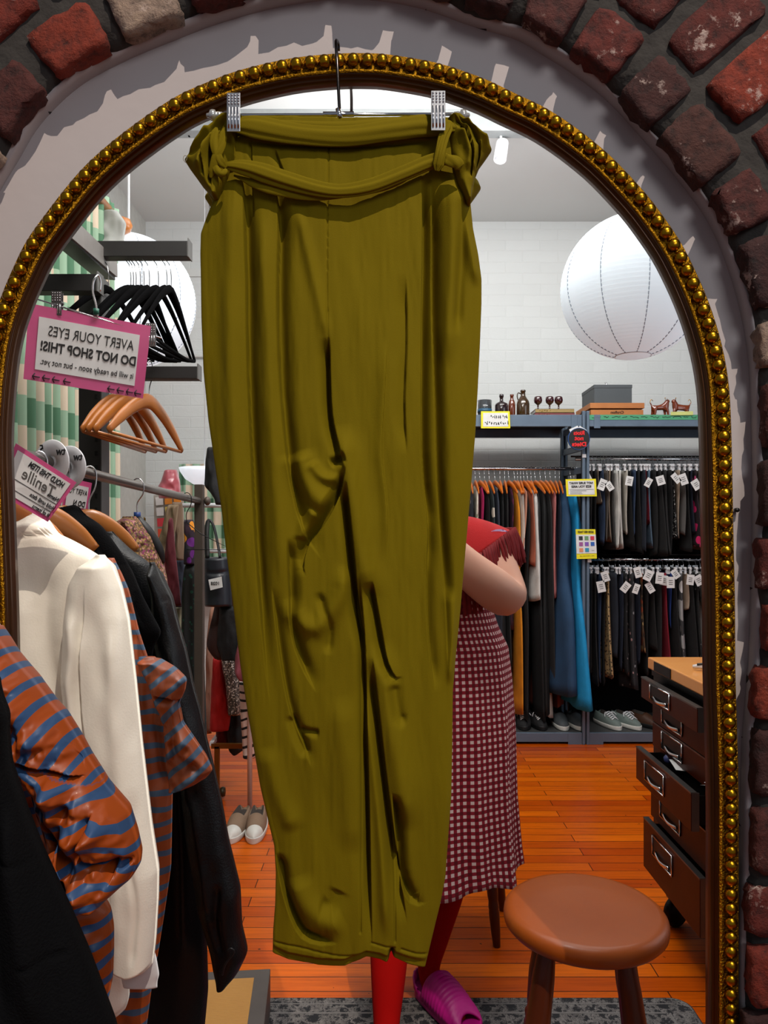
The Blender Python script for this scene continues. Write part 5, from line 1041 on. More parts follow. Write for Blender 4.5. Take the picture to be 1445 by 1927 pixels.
# left bay: wooden hangers; near arm end appears around x_px, garment bottoms at y_px (measured where its near edge hangs)
left = [ # px, kind, colour, bottom y, thickness, flare, word
 (889, 'top', 'floral_navy', 1150, .016, .1, 'navy floral blouse'), (899, 'top', 'floral_white', 1120, .015, .1, 'black and white floral blouse'), (908, 'top', 'magenta', 1100, .010, 0, 'magenta top'), (917, 'top', 'black', 1200, .012, 0, 'black blouse'),
 (926, 'top', 'leaf_print', 1120, .015, .1, 'grey leaf print blouse'), (937, 'top', 'slate', 1200, .018, .1, 'slate blue blouse'), (947, 'dress', 'black', 1300, .014, .2, 'plain black dress'), (956, 'top', 'charcoal', 1250, .012, 0, 'charcoal top'),
 (964, 'top', 'plaid_maroon', 1180, .013, 0, 'maroon plaid shirt'), (975, 'dress', 'orange', 1343, .018, .15, 'long mustard orange dress'), (981, 'top', 'white', 1060, .010, 0, 'short white top'), (987, 'top', 'peach', 1040, .010, 0, 'peach top'),
 (993, 'dress', 'black', 1350, .015, .2, 'long black dress'), (1000, 'top', 'coral', 1060, .012, 0, 'coral blouse'), (1007, 'top', 'white', 1128, .026, .1, 'cream white draped jacket'), (1015, 'dress', 'black', 1350, .020, .15, 'black trouser suit'),
 (1025, 'dress', 'black', 1345, .026, .15, 'wide black gown'), (1035, 'top', 'charcoal', 1290, .014, .1, 'charcoal dress'), (1044, 'top', 'pink', 1120, .020, 0, 'dusty pink vest'), (1054, 'dress', 'navy', 1290, .015, .1, 'navy blue dress'), 
 (1062, 'dress', 'petrol', 1298, .046, 1.0, 'petrol blue full dress'), (1084, 'dress', 'turquoise', 1318, .032, 1.3, 'bright turquoise dress'), (1090, 'top', 'darkgrey', 1200, .012, 0, 'dark grey jacket')]
wl = wood_hanger_local(m=mat('orange_hanger_wood', (212, 116, 30), .35, vary=(190, 92, 20), vs=12, coat=.3), bar=False, sp=.19); first = True; prev = 'the olive trousers'
for i, (px, kd, colr, yb, th, fl, word) in enumerate(left):
    X = P(px, 0, RY-.14).x; zt = zl-.105; zbot = P(0, yb, RY-.18).z; o = wl if first else copy_tree(wl); first = False
    o.location = (X, RY, zl); o.rotation_euler = (0, 0, PI/2+math.radians(random.uniform(-7, 9))); tag(o, 'orange wooden hanger among the row of wooden hangers on the left shelf rail', 'hanger', 'wooden hangers on the left shelf rail')
    g = slab('top' if False else ('dress' if kd == 'dress' else 'blouse'), gm(colr), X, RY, zt-.01, zt-zbot, .185, th, None, 1, fl, .0, seed=i, waist=.25 if kd == 'dress' else 0)
    tag(g, f'{word} on the left rail, right of {prev}', 'dress' if kd == 'dress' else 'top'); prev = 'the '+word
for px, y0, y1, c_, l_ in ((1030, 1270, 1344, 'offwhite', 'pale grey flared hem showing low between the black and petrol blue dresses'), (1052, 1280, 1330, 'rust', 'rust brown hem showing below the petrol blue dress'), (1032, 1262, 1300, 'skyblue', 'small sky blue hem above the pale flared one'), (1016, 1270, 1330, 'rust', 'rust brown hem left of the pale flared hem')):
    a, b = P(px, y0, RY-.08), P(px, y1, RY-.08); g = slab('skirt', gm(c_), a.x, RY-.02+(.06 if c_ == 'rust' else 0), a.z+.2, a.z+.2-b.z, .10, .022, None, 0, .5, seed=px); tag(g, l_, 'skirt')
# right bay
def clip_local():
    r = root('clip_hanger', (0, 0, 0), 'x', 'hanger'); b = MB().tube([(-.15, 0, -.062), (.15, 0, -.062)], .003, 6); b.build('bar', chrome, r)
    wire_hook((0, 0, 0), .002, .062, .014).build('hook', chrome, r)
    for s in (-1, 1): MB().box((s*.13, 0, -.068), (.020, .012, .046)).box((s*.13, .006, -.05), (.018, .016, .01)).build('clip', white if s < 0 else chrome_r, r, smooth=False)
    return r
cl = clip_local(); first = True
def bay(items, z, railword, grp, yoff):
    global first
    prev = 'the shelf post'
    for i, it in enumerate(items):
        px, colr, yb, th, word = it[:5]; tagc = it[5] if len(it) > 5 else None; X = P(px, 0, RY-.14).x; zt = z-.085; zbot = P(0, yb, RY-.16).z
        o = cl if first else copy_tree(cl); first = False; o.location = (X, RY, z); o.rotation_euler = (0, 0, PI/2+math.radians(random.uniform(-6, 6))); tag(o, f'metal clip hanger among the row on the {railword} rail of the right shelf bay', 'hanger', grp)
        kd = 'skirt' if 'skirt' in word else ('jeans' if 'jeans' in word else 'trousers')
        g = slab(kd, gm(colr), X, RY, zt, zt-zbot, .15, th, None, 0, .25 if kd == 'skirt' else -.05, .012, seed=i*7+int(z*10)); tag(g, f'{word} on the {railword} right rail, right of {prev}', kd); prev = 'the '+word
        if tagc:
            tx, ty = tagc; c = P(tx, ty, RY-.19-.02*(i % 2)); a = math.radians(random.uniform(-40, 40)); w, h = random.uniform(.019, .027), random.uniform(.030, .038); xa = Vector((math.cos(a), 0, math.sin(a))); za = Vector((-math.sin(a), 0, math.cos(a)))
            t_ = card('price_tag', paper, [c-xa*w+za*h, c+xa*w+za*h, c+xa*w-za*h, c-xa*w-za*h], g); k = MB()
            for q in (.35, .0, -.35): k.box(c+za*h*q+Vector((0, -.0015, 0)), (w*1.0, .0006, .003), Matrix.Rotation(-a, 3, 'Y'))
            k.build('tag_print', ink, t_, smooth=False)
up_ = [(1105, 'navy', 1020, .010, 'navy trousers'), (1112, 'charcoal', 1040, .014, 'charcoal trousers', (1104, 896)), (1120, 'black', 1050, .014, 'first black trousers'), (1126, 'beige', 945, .007, 'short beige trousers'), (1134, 'denim', 1025, .012, 'denim jeans', (1133, 912)), (1142, 'taupe', 1015, .008, 'taupe trousers'),
  (1147, 'beige', 1018, .008, 'slim beige trousers', (1147, 915)), (1153, 'darkgrey', 1032, .012, 'olive grey trousers'), (1161, 'white', 1030, .012, 'white jeans'), (1167, 'white', 1032, .014, 'long white jeans'), (1179, 'cream', 1003, .012, 'cream cord jeans', (1184, 905)), (1187, 'black', 1030, .010, 'black jeans'),
  (1194, 'denim', 1006, .012, 'mid blue jeans'), (1203, 'black', 1040, .016, 'wide black trousers'), (1212, 'darkdenim', 1035, .014, 'dark denim skirt'), (1216, 'crimson', 985, .005, 'red trimmed trousers'), (1222, 'lightdenim', 1030, .014, 'light blue jeans', (1220, 908)), (1233, 'black', 1045, .016, 'soft black trousers', (1243, 904)),
  (1243, 'black', 1045, .016, 'loose black skirt'), (1253, 'charcoal', 1045, .014, 'charcoal skirt'), (1262, 'black', 1040, .012, 'narrow black trousers'), (1269, 'houndstooth', 1012, .011, 'black and white houndstooth trousers', (1272, 900)), (1277, 'beige', 1010, .009, 'tan trousers'), (1286, 'grey', 1005, .016, 'mid grey trousers', (1286, 902)),
  (1295, 'black', 1036, .012, 'plain black trousers'), (1302, 'navy', 1005, .010, 'navy blue trousers'), (1310, 'pink_print', 1027, .010, 'pink printed skirt', (1310, 912)), (1318, 'taupe', 1032, .012, 'grey checked trousers'), (1326, 'offwhite', 995, .012, 'pale grey skirt'), (1335, 'maroon', 1000, .016, 'maroon skirt'), (1345, 'black', 1040, .016, 'last black trousers'), (1358, 'navy', 1040, .016, 'navy skirt')]
bay(up_, zu, 'upper', 'clip hangers on the upper right rail', 0)
lo_ = [(1112, 'black', 1270, .014, 'black corduroy trousers'), (1121, 'charcoal', 1290, .014, 'dark charcoal trousers'), (1129, 'denim', 1285, .011, 'blue jeans', (1131, 1104)), (1137, 'black', 1290, .010, 'black leggings'), (1145, 'leopard', 1275, .016, 'leopard print skirt', (1139, 1085)), (1158, 'darkdenim', 1240, .024, 'dark denim jeans'), (1170, 'navy', 1260, .012, 'ink blue trousers'),
  (1178, 'floral_black', 1270, .018, 'black floral skirt', (1177, 1105)), (1190, 'floral_charcoal', 1298, .024, 'charcoal floral skirt', (1200, 1077)), (1201, 'navy', 1250, .010, 'deep navy trousers', (1197, 1108)), (1208, 'brown_print', 1230, .009, 'brown printed skirt'), (1218, 'black', 1270, .018, 'heavy black trousers', (1220, 1083)), (1230, 'charcoal', 1225, .014, 'charcoal culotte trousers', (1223, 1106)),
  (1241, 'black', 1270, .018, 'black pleated skirt', (1241, 1088)), (1253, 'crimson', 1262, .014, 'crimson red skirt', (1249, 1092)), (1262, 'royal', 1180, .009, 'royal blue trousers', (1262, 1096)), (1271, 'black', 1270, .016, 'matt black skirt', (1271, 1080)), (1282, 'marble', 1262, .020, 'marbled grey skirt'), (1292, 'beige', 1150, .010, 'light beige trousers'), (1302, 'black', 1270, .016, 'black wrap skirt', (1299, 1091)),
  (1313, 'dotted', 1250, .016, 'black dotted skirt', (1315, 1092)), (1326, 'grey_lace', 1140, .008, 'grey lace skirt'), (1334, 'white', 1245, .014, 'long white skirt'), (1345, 'dotted', 1230, .02, 'second black dotted skirt'), (1358, 'black', 1270, .016, 'end black skirt')]
bay(lo_, zm, 'lower', 'clip hangers on the lower right rail', 0)
# ---- signs on the shelving
def sign(c4, label, border=yellow, face=paper, mu=.07, mv=.1, cat_='sign', name='sign_card'):
    s = card(name, border, c4, th=.003); tag(s, label, cat_)
    if mu: card('card_face', face, inner(c4, mu, mv, .0028), s)
    return s
q = [P(905, 774, 4.80), P(959, 774, 4.80), P(960, 806, 4.80), P(905, 806, 4.80)]; s = sign(q, 'yellow-edged handwritten sign on the shelf front under the bottles')
def scribble(c4, s, u0, u1, v, n, sz, r, curve=0, out=.0045):
    rr = np.random.default_rng(s); k = MB()
    for i in range(n):
        u = u0+(u1-u0)*(i+.5)/n; c = curve*math.sin(PI*(i+.5)/n); pts = [on4(c4, u+rr.uniform(-.4, .4)*(u1-u0)/n*.8, v+c+rr.uniform(-1, 1)*sz, out) for _ in range(4)]; k.tube(pts, r, 4)
    return k
k = scribble(q, 4, .30, .92, .32, 9, .11, .0022, -.0).build('handwriting', ink, s); k = scribble(q, 6, .10, .95, .66, 11, .11, .0022, .04).build('handwriting', ink, s)
q = [P(1064, 902, 4.79), P(1121, 901, 4.79), P(1123, 934, 4.79), P(1066, 934, 4.79)]; s = sign(q, 'yellow-edged sizing question sign tied across the middle shelf post')
ctext(q, 'NOT SURE WHAT', .5, .24, .020, par=s, bold=.035, out=.005, w=.78); ctext(q, 'SIZE YOU ARE?', .5, .44, .020, par=s, bold=.035, out=.005, w=.66)
k = MB()
for v_, a, b in ((.60, .10, .90), (.68, .12, .66), (.76, .12, .50), (.84, .12, .52)): k.tube([on4(q, a, v_, .0045), on4(q, b, v_, .0045)], .0011, 4)
k.build('fine_print', mat('fine_print', (120, 120, 120), .7), s)
q = [P(1083, 996, 4.785), P(1120, 996, 4.785), P(1123, 1051, 4.785), P(1085, 1052, 4.785)]; s = card('sign_card', yellow, q, th=.003); tag(s, 'yellow and white sign with nine small colour pictures on the middle shelf post', 'sign')
card('card_face', paper, [on4(q, .0, .18, .003), on4(q, 1, .18, .003), on4(q, 1, .82, .003), on4(q, 0, .82, .003)], s)
ctext(q, 'SIZES SEE TAGS', .5, .09, .018, par=s, bold=.03, out=.005, w=.8); k = MB().tube([on4(q, .16, .905, .0045), on4(q, .9, .90, .0045)], .0022, 4); scribble(q, 9, .14, .92, .90, 14, .012, .0012).build('fine_print', ink, s)
sw = [[(44, 46, 52), (112, 160, 112), (220, 60, 84)], [(170, 96, 160), (136, 92, 190), (50, 104, 190)], [(232, 148, 110), (48, 150, 190), (208, 208, 210)]]
for j in range(3):
    for i in range(3):
        if (i, j) == (2, 2): scribble(q, 3, .74, .88, .72, 4, .01, .001).build('fine_print', ink, s); continue
        u0, v0 = .14+.29*i, .235+.20*j; c_ = [on4(q, u0, v0, .0052), on4(q, u0+.19, v0, .0052), on4(q, u0+.19, v0+.13, .0052), on4(q, u0, v0+.13, .0052)]; card('swatch', mat('swatch', sw[j][i], .6), c_, s)
rs = root('round_sign', P(1089, 846, 4.78), 'round black sign with red hand lettering hung on the middle shelf post', 'sign'); c = P(1089, 826, 4.77); r = 20*4.77/F
MB().lathe([(.0001, -.006), (r, -.006), (r, .006), (.0001, .006)], c, 40, Matrix.Rotation(PI/2, 3, 'X')).build('disc', black, rs, smooth=False)
MB().lathe([(r*.985, -.009), (r*1.03, -.009), (r*1.03, .007), (r*.985, .007), (r*.985, -.009)], c, 40, Matrix.Rotation(PI/2, 3, 'X')).build('rim', mat('blue_rim', (20, 74, 140), .5), rs)
red = mat('red_paint', (226, 26, 30), .6)
for t_, dz, w_ in (('Riots', .036, .070), ('not', .002, .058), ('Diets', -.036, .092)): text(t_, .036, c+Vector((.0, -.0095, dz)), red, rs, bold=.05, width=w_)
MB().bar(P(1072, 811, 4.77), P(1088, 804, 4.77), .004, .022).bar(P(1089, 804, 4.77), P(1102, 812, 4.77), .004, .022).build('ribbon_tie', paper, rs, smooth=False)
# ---- things on the top shelf
ZS = z_t1
def px2(x, Y=4.92): return P(x, 0, Y).x
U = 4.92/F
dg_ = mat('amber_dark_glass', (34, 12, 16), .08, coat=1); ag = mat('amber_glass', (120, 48, 14), .1, vary=(60, 22, 8), vs=6, coat=1); og = mat('olive_brown_glass', (46, 30, 12), .08, coat=1, vary=(70, 44, 14), vs=9); rg_ = mat('ruby_glass', (54, 6, 14), .1, coat=1)
def bottle(name, px, hh, rr, prof, m, label, extra=None, group=None):
    ro = root(name, (px2(px), 4.92, ZS), label, 'bottle', group); b = MB().lathe([(r_*rr*U, z_*hh*U) for r_, z_ in prof], ro.location, 28); b.build('glass_body', m, ro); return ro
bottle('bottle', 943.5, 43, 12.5, [(.0001, 0), (.92, 0), (1, .04), (1, .50), (.92, .58), (.45, .66), (.28, .70), (.26, .86), (.34, .87), (.34, .98), (.26, 1), (.0001, 1)], dg_, 'squat dark purple bottle on the top shelf, left of the amber bottle')
bottle('bottle', 963, 43, 6.5, [(.0001, 0), (.92, 0), (1, .03), (1, .55), (.8, .7), (.5, .78), (.46, .90), (.58, .91), (.58, .99), (.0001, 1)], ag, 'slim amber bottle on the top shelf between the purple bottle and the jug')
jg = bottle('jug', 984, 51, 12.2, [(.0001, 0), (.94, 0), (1, .03), (1, .46), (.92, .58), (.6, .70), (.38, .78), (.34, .92), (.42, .93), (.42, .985), (.36, 1), (.0001, 1)], og, 'tall brown glass jug with small handle on the top shelf')
lx = jg.location; MB().tube([lx+Vector((-.014, 0, .045*U*0+.155)), lx+Vector((-.032, 0, .160)), lx+Vector((-.038, 0, .140)), lx+Vector((-.034, 0, .118)), lx+Vector((-.030, 0, .108))], .004, 8, res=18).build('handle', og, jg)
gl = root('glass_jar', (px2(912), 4.92, ZS), 'clear glass with blue liquid bands at the left end of the top shelf', 'glass'); clear = mat('clear_glass', (236, 242, 244), .05, trans=.95)
MB().lathe([(.0001, .001), (.045, .001), (.047, .11), (.044, .11), (.042, .005), (.0001, .005)], gl.location, 28).build('glass_body', clear, gl); MB().lathe([(.0001, .03), (.0475, .03), (.0475, .052), (.0001, .052)], gl.location, 28).build('blue_band', mat('blue_band', (50, 92, 120), .4), gl)
zg = ZS+13*U
for i, (c_, z0, z1, x0, x1, l_) in enumerate((((130, 62, 64), 0, 5.6*U, 1003, 1077, 'red clothbound book lying on the top shelf under the olive book'), ((164, 138, 84), 5.7*U, 12.8*U, 1004, 1076, 'olive tan book on the red book, holding three goblets'))):
    bo = root('book', ((px2(x0)+px2(x1))/2, 4.95, ZS+z0), l_, 'book', 'books under the goblets'); MB().box2((px2(x0), 4.86, ZS+z0), (px2(x1), 5.04, ZS+z0+.002)).box2((px2(x0), 4.86, ZS+z1-.002), (px2(x1), 5.04, ZS+z1)).box2((px2(x0), 4.86, ZS+z0), (px2(x1), 4.863, ZS+z1)).build('cover', mat('book_cover', c_, .7), bo, smooth=False)
    MB().box2((px2(x0)+.003, 4.864, ZS+z0+.002), (px2(x1)-.003, 5.036, ZS+z1-.002)).build('pages', paper, bo, smooth=False); scribble([Vector((px2(x0), 4.86, ZS+z1)), Vector((px2(x1), 4.86, ZS+z1)), Vector((px2(x1), 4.86, ZS+z0)), Vector((px2(x0), 4.86, ZS+z0))], 5+i, .08, .40, .5, 5, .2, .0012, out=.001).build('spine_writing', gold, bo)
for i, (px, l_) in enumerate(((1014, 'dark red stemmed goblet on the books, left one apart'), (1036, 'dark red stemmed goblet on the books, middle of three'), (1053, 'dark red stemmed goblet on the books, right of the three'))):
    go = root('goblet', (px2(px), 4.95, zg), l_, 'goblet', 'ruby goblets'); MB().lathe([(.0001, 0), (.022, .001), (.020, .004), (.006, .010), (.005, .038), (.012, .044), (.024, .054), (.0285, .070), (.026, .088), (.022, .095), (.020, .095), (.0001, .09)], go.location, 24).build('glass_body', rg_, go)
wc = root('wooden_crate', (px2(1156), 4.95, ZS), 'flat wooden crate with printed word on the top shelf, under the grey box', 'crate')
cw = mat('crate_wood', (190, 122, 62), .6, vary=(160, 94, 44), vs=8, bump=.3, bs=30, bstretch=(1, 8, 8)); x0, x1 = P(1112, 0, 4.84).x, P(1211, 0, 4.84).x
MB().box2((x0, 4.845, ZS), (x1, 4.855, ZS+10.5*U)).box2((x0, 5.17, ZS), (x1, 5.18, ZS+10.5*U)).box2((x0, 4.85, ZS), (x0+.01, 5.18, ZS+10.5*U)).box2((x1-.01, 4.85, ZS), (x1, 5.18, ZS+10.5*U)).build('side_board', cw, wc, smooth=False, bevel=.001)
MB().box2((x0-.006, 4.84, ZS+13*U), (x1+.006, 5.20, ZS+23*U)).build('lid', cw, wc, smooth=False, bevel=.002); MB().box2((x0+.02, 4.88, ZS), (x1-.02, 5.15, ZS+12.5*U)).build('inner_box', dk, wc, smooth=False)
text('Crofton', .024, ((x0+x1)/2, 4.843, ZS+5.5*U), mat('burnt_ink', (60, 30, 14), .8), wc, bold=.02, width=.085)
gb = root('storage_box', (px2(1152), 5.0, ZS+23*U), 'dark grey storage box standing on the wooden crate', 'box'); MB().box2((P(1118, 0, 4.87).x, 4.87, ZS+23.2*U), (P(1189, 0, 4.87).x, 5.17, ZS+58*U)).build('carton', mat('grey_box', (74, 80, 84), .6, vary=(64, 70, 74), vs=4), gb, smooth=False, bevel=.002)
MB().box2((P(1118, 0, 4.87).x-.002, 4.868, ZS+52*U), (P(1189, 0, 4.87).x+.002, 5.172, ZS+58.4*U)).build('lid', bpy.data.materials['grey_box'], gb, smooth=False, bevel=.002)
tr_ = root('trinket', (px2(1150), 5.0, ZS+58.5*U), 'small silver trinket on top of the dark grey box', 'ornament'); MB().ball(tr_.location+Vector((.005, 0, .008)), (.022, .015, .010), 12).ball(tr_.location+Vector((-.008, 0, .022)), (.008, .008, .018), 10).ball(tr_.location+Vector((-.012, 0, .036)), .007, 8).build('figure', chrome_r, tr_)
dm = mat('glazed_brown', (132, 56, 22), .15, vary=(90, 34, 14), vs=20, coat=1)
def dog(px, flip, label):
    ro = root('dog_figurine', (px2(px), 4.92, ZS), label, 'figurine', 'ceramic dogs'); f = -1 if flip else 1; s = U*35
    V_ = [(0, 0, .50), (.30, 0, .54), (-.30, 0, .50), (.38, 0, .72), (.42, 0, .88), (.54, 0, .84), (.30, .08, .30), (.33, .09, .04), (.42, -.08, .30), (.44, -.09, .04), (-.34, .09, .28), (-.40, .09, .04), (-.26, -.09, .28), (-.30, -.09, .04), (-.42, 0, .60), (-.50, 0, .78)]
    E = [(0, 1), (0, 2), (1, 3), (3, 4), (4, 5), (1, 6), (6, 7), (1, 8), (8, 9), (2, 10), (10, 11), (2, 12), (12, 13), (2, 14), (14, 15)]
    R = [.15, .17, .15, .15, .155, .085, .075, .055, .075, .055, .085, .055, .08, .055, .045, .02]
    o = skin('dog_body', [(ro.location.x+v[0]*s*f, ro.location.y+v[1]*s*.9, ro.location.z+v[2]*s) for v in V_], E, [r_*s for r_ in R], dm, ro, 2)
    for sy in (-1, 1): MB().ball(ro.location+Vector((.36*s*f, sy*.12*s, .90*s)), (.03*s, .03*s, .09*s), 8).build('ear', mat('dog_ear', (90, 40, 16), .25, coat=1), ro)
    MB().tube([ro.location+Vector((x_*s*f, 0, z_*s)) for x_, z_ in ((-.46, .66), (-.52, .80), (-.44, .95), (-.36, .86))], .0018, 6, res=16).ball(ro.location+Vector((.30*s*f, 0, 1.02*s)), .004, 8).build('gold_trim', gold, ro)
dog(1241, False, 'glazed brown ceramic dog on the top shelf, left one facing right'); dog(1282, True, 'glazed brown ceramic dog on the top shelf, right one facing left')
# ---- shoes on the bottom shelf
zsf = .075
def sh(px, *a, **k): return shoe('sneaker', (P(px, 0, 4.98).x, 5.0, zsf), *a, **k)
blk = fabric('black_canvas', (20, 20, 22)); gry = fabric('grey_knit', (82, 88, 92)); grn = fabric('sage_canvas', (120, 134, 128)); brn = mat('brown_leather_shoe', (70, 44, 30), .4)
sh(986, math.radians(-8), blk, black, 'black sneaker with pale stripes, left one beside the gingham dress', white, toe=None, group='black sneakers')
sh(1013, math.radians(4), blk, black, 'black sneaker with pale stripes, right one next to the grey pair', white, group='black sneakers')
sh(1055, 0, gry, wr_, 'grey knit sneaker with white sole, left one on the bottom shelf', group='grey sneakers'); sh(1084, math.radians(5), gry, wr_, 'grey knit sneaker with white sole, right one by the shelf post', group='grey sneakers')
sh(1146, math.radians(16), grn, wr_, 'sage and white laced sneaker, left one right of the shelf post', white, group='sage laced sneakers'); sh(1180, math.radians(22), grn, wr_, 'sage and white laced sneaker, right one beside the brown shoe', white, group='sage laced sneakers')
sh(1216, math.radians(30), brn, black, 'brown leather shoe on the bottom shelf beside the drawer cabinet', group='brown shoes')
# ---------------------------------------------------------------- the person, as the mirror shows them
BX, BYY = .135, 2.20
pe = root('person', (BX, BYY, 0), 'person in a red gingham dress and red fringed collar, red tights and pink slides', 'person')
skin_m = mat('skin', (206, 158, 134), .55, vary=(196, 144, 122), vs=5); skin_m.node_tree.nodes['Principled BSDF'].inputs['Subsurface Weight'].default_value = .12; skin_m.node_tree.nodes['Principled BSDF'].inputs['Subsurface Radius'].default_value = (.02, .008, .004)
tights = mat('red_tights', (170, 8, 4), .85, vary=(150, 5, 3), vs=12, spec=.1)
V_ = []; E = []; R = []
def ad(p, r, par=None):
    V_.append(Vector(p)); R.append(r); i = len(V_)-1
    if par is not None: E.append((par, i))
    return i
pel = ad((BX, BYY, .93), .135); wa = ad((BX, BYY, 1.08), .115, pel); chs = ad((BX, BYY, 1.26), .125, wa); nb_ = ad((BX, BYY+.01, 1.40), .060, chs); nk = ad((BX, BYY-.005, 1.47), .048, nb_)
h1 = ad((BX, BYY-.03, 1.545), .062, nk); h2_ = ad((BX, BYY-.01, 1.62), .085, h1); h3 = ad((BX, BYY, 1.69), .060, h2_)
def arm_(pts, rs, sgn):
    i = ad(pts[0], rs[0], chs)
    for p, r in zip(pts[1:], rs[1:]): i = ad(p, r, i)
    return i
el = P(962, 1136, 2.07)
ra = arm_([(BX+.165, BYY+.0, 1.365), P(928, 1035, 2.16), el, P(935, 1112, 2.02), P(880, 1072, 1.98), P(815, 1000, 1.96), (.085, 1.955, 1.415)], [.056, .054, .060, .066, .056, .036, .027], 1)
la = arm_([(BX-.165, BYY+.0, 1.365), (BX-.225, 2.14, 1.26), (BX-.245, 2.08, 1.17), (BX-.22, 2.03, 1.20), (BX-.17, 1.99, 1.26), (-.04, 1.965, 1.335), (-.02, 1.955, 1.35)], [.058, .053, .043, .052, .046, .032, .027], -1)
def hand_(w, base, dirn, side, curl):
    d = Vector(dirn).normalized(); s = Vector(side).normalized(); u_ = d.cross(s); palm = ad(Vector(base)+d*.045, .026, w)
    for k, L_ in ((-1.5, .070), (-.5, .080), (.5, .076), (1.5, .060)):
        q0 = Vector(base)+d*.085+s*(k*.019); i = ad(q0, .010, palm); a = ad(q0+d*L_*.40+Vector(curl)*.012, .0092, i); b = ad(q0+d*L_*.66+Vector(curl)*.034, .0085, a); ad(q0+d*L_*.78+Vector(curl)*.052, .0075, b)
    t0 = Vector(base)+d*.030-s*.030; i = ad(t0, .012, palm); a = ad(t0+d*.030-s*.018, .0105, i); ad(t0+d*.056-s*.020+Vector(curl)*.02, .009, a)
hand_(ra, (.085, 1.955, 1.415), (-.35, .1, .45), (.7, 0, .6), (-.6, -.6, 0)); hand_(la, (-.02, 1.955, 1.35), (.35, .05, .35), (.7, 0, -.7), (.3, -.7, 0))
def leg_(pts, rs):
    i = ad(pts[0], rs[0], pel)
    for p, r in zip(pts[1:], rs[1:]): i = ad(p, r, i)
    return i
leg_([(BX+.085, BYY, .84), (BX+.075, BYY-.01, .66), (BX+.045, BYY-.01, .47), (.190, BYY+.02, .34), (.160, BYY+.03, .20), (.130, BYY+.010, .085), (.136, BYY-.02, .050), (.184, BYY-.105, .038), (.212, BYY-.165, .034)], [.088, .078, .060, .066, .050, .036, .032, .034, .026])
leg_([(BX-.085, BYY, .84), (BX-.085, BYY-.02, .66), (.035, BYY-.06, .47), (.018, BYY-.15, .33), (.012, BYY-.21, .20), (.006, BYY-.26, .085), (.004, BYY-.29, .050), (-.010, BYY-.38, .038), (-.020, BYY-.44, .034)], [.088, .078, .064, .064, .052, .036, .032, .034, .026])
bd = skin('body', V_, E, R, skin_m, pe, 2, mats=[skin_m, tights], midf=lambda c: 1 if c.z < .98 else 0)
# face details
fc = Vector((BX, BYY-.095, 1.605))
k = MB().tube([fc+Vector((0, .012, .028)), fc+Vector((0, -.006, .002)), fc+Vector((0, -.010, -.014)), fc+Vector((0, .004, -.018))], [.005, .008, .010, .006], 8, res=10); k.build('nose', skin_m, pe)
for s in (-1, 1):
    MB().ball(fc+Vector((s*.032, .008, .020)), (.013, .008, .007), 10).build('eye', white, pe); MB().ball(fc+Vector((s*.032, .001, .020)), .0045, 8).build('pupil', ink, pe)
    MB().ball((BX+s*.086, BYY-.008, 1.605), (.010, .018, .030), 10).build('ear', skin_m, pe)
MB().tube([fc+Vector((-.022, .008, -.042)), fc+Vector((0, .000, -.044)), fc+Vector((.022, .008, -.042))], [.003, .006, .003], 8, res=10, flat=.7).build('mouth', mat('lips', (166, 70, 70), .5), pe)
hm = mat('brown_hair', (70, 42, 26), .6, bump=.6, bs=200, bstretch=(6, 6, 1)); k = MB().ball((BX, BYY+.014, 1.640), (.098, .100, .096), 24).tube([(BX, BYY+.06, 1.64), (BX, BYY+.085, 1.52), (BX, BYY+.08, 1.42)], [.075, .080, .05], 16, res=12, flat=.6); k.build('hair', hm, pe)
# gingham
def gingham(name, dark, midc, light):
    m, N, b, uv, sp = uvmat(name, .85); a = mth(N, 'GREATER_THAN', mth(N, 'FRACT', sp.outputs[0]), .52); c = mth(N, 'GREATER_THAN', mth(N, 'FRACT', sp.outputs[1]), .52)
    r = ramp_of(N, mth(N, 'MULTIPLY', mth(N, 'ADD', a, c), .45), [(0, dark), (.3, midc), (.7, light)]); N.link(r.outputs[0], b.inputs['Base Color']); return m
gi = gingham('red_gingham', (104, 4, 20), (150, 22, 42), (236, 214, 208)); PT = .0182
prof = [(1.395, .10, .09, 0), (1.33, .165, .115, 0), (1.25, .172, .125, 0), (1.17, .176, .130, .004), (1.10, .196, .135, .006), (1.04, .222, .140, .008), (.95, .232, .150, .008), (.80, .240, .160, .008), (.60, .242, .175, .008), (.45, .252, .185, .008), (.392, .256, .19, .010)]
z_ = [p[0] for p in prof][::-1]; n = 90; k_ = 160; vs = []; fs = []; uvs = []
for i in range(n+1):
    t = i/n; z = prof[0][0]+(prof[-1][0]-prof[0][0])*t; wx = np.interp(z, z_, [p[1] for p in prof][::-1]); wy = np.interp(z, z_, [p[2] for p in prof][::-1]); cx = np.interp(z, z_, [p[3] for p in prof][::-1]); f = max(0, (1.17-z)/.8)
    for j in range(k_+1):
        a = 2*PI*j/k_; fo = 1+f*(.035*math.sin(7*a+.6)+.030*math.sin(12*a+1.1+z)+.012*math.sin(23*a+2*z)); fo += .05*f*math.exp(-((((a+.62) % (2*PI))-PI*2+0)/.12)**2)
        dz = 0 if t < .9 else (.012*math.sin(7*a+2.2)-.004)*(t-.9)*10
        vs.append((BX+cx+wx*fo*math.cos(a), BYY+wy*fo*math.sin(a), z+dz)); uvs.append((a*.215/PT, z/PT))
for i in range(n):
    for j in range(k_): fs.append((i*(k_+1)+j, (i+1)*(k_+1)+j, (i+1)*(k_+1)+j+1, i*(k_+1)+j+1))
dr_ = link_mesh('dress', vs, fs, gi, pe, uvs=uvs); s_ = dr_.modifiers.new('thick', 'SOLIDIFY'); s_.thickness = .003
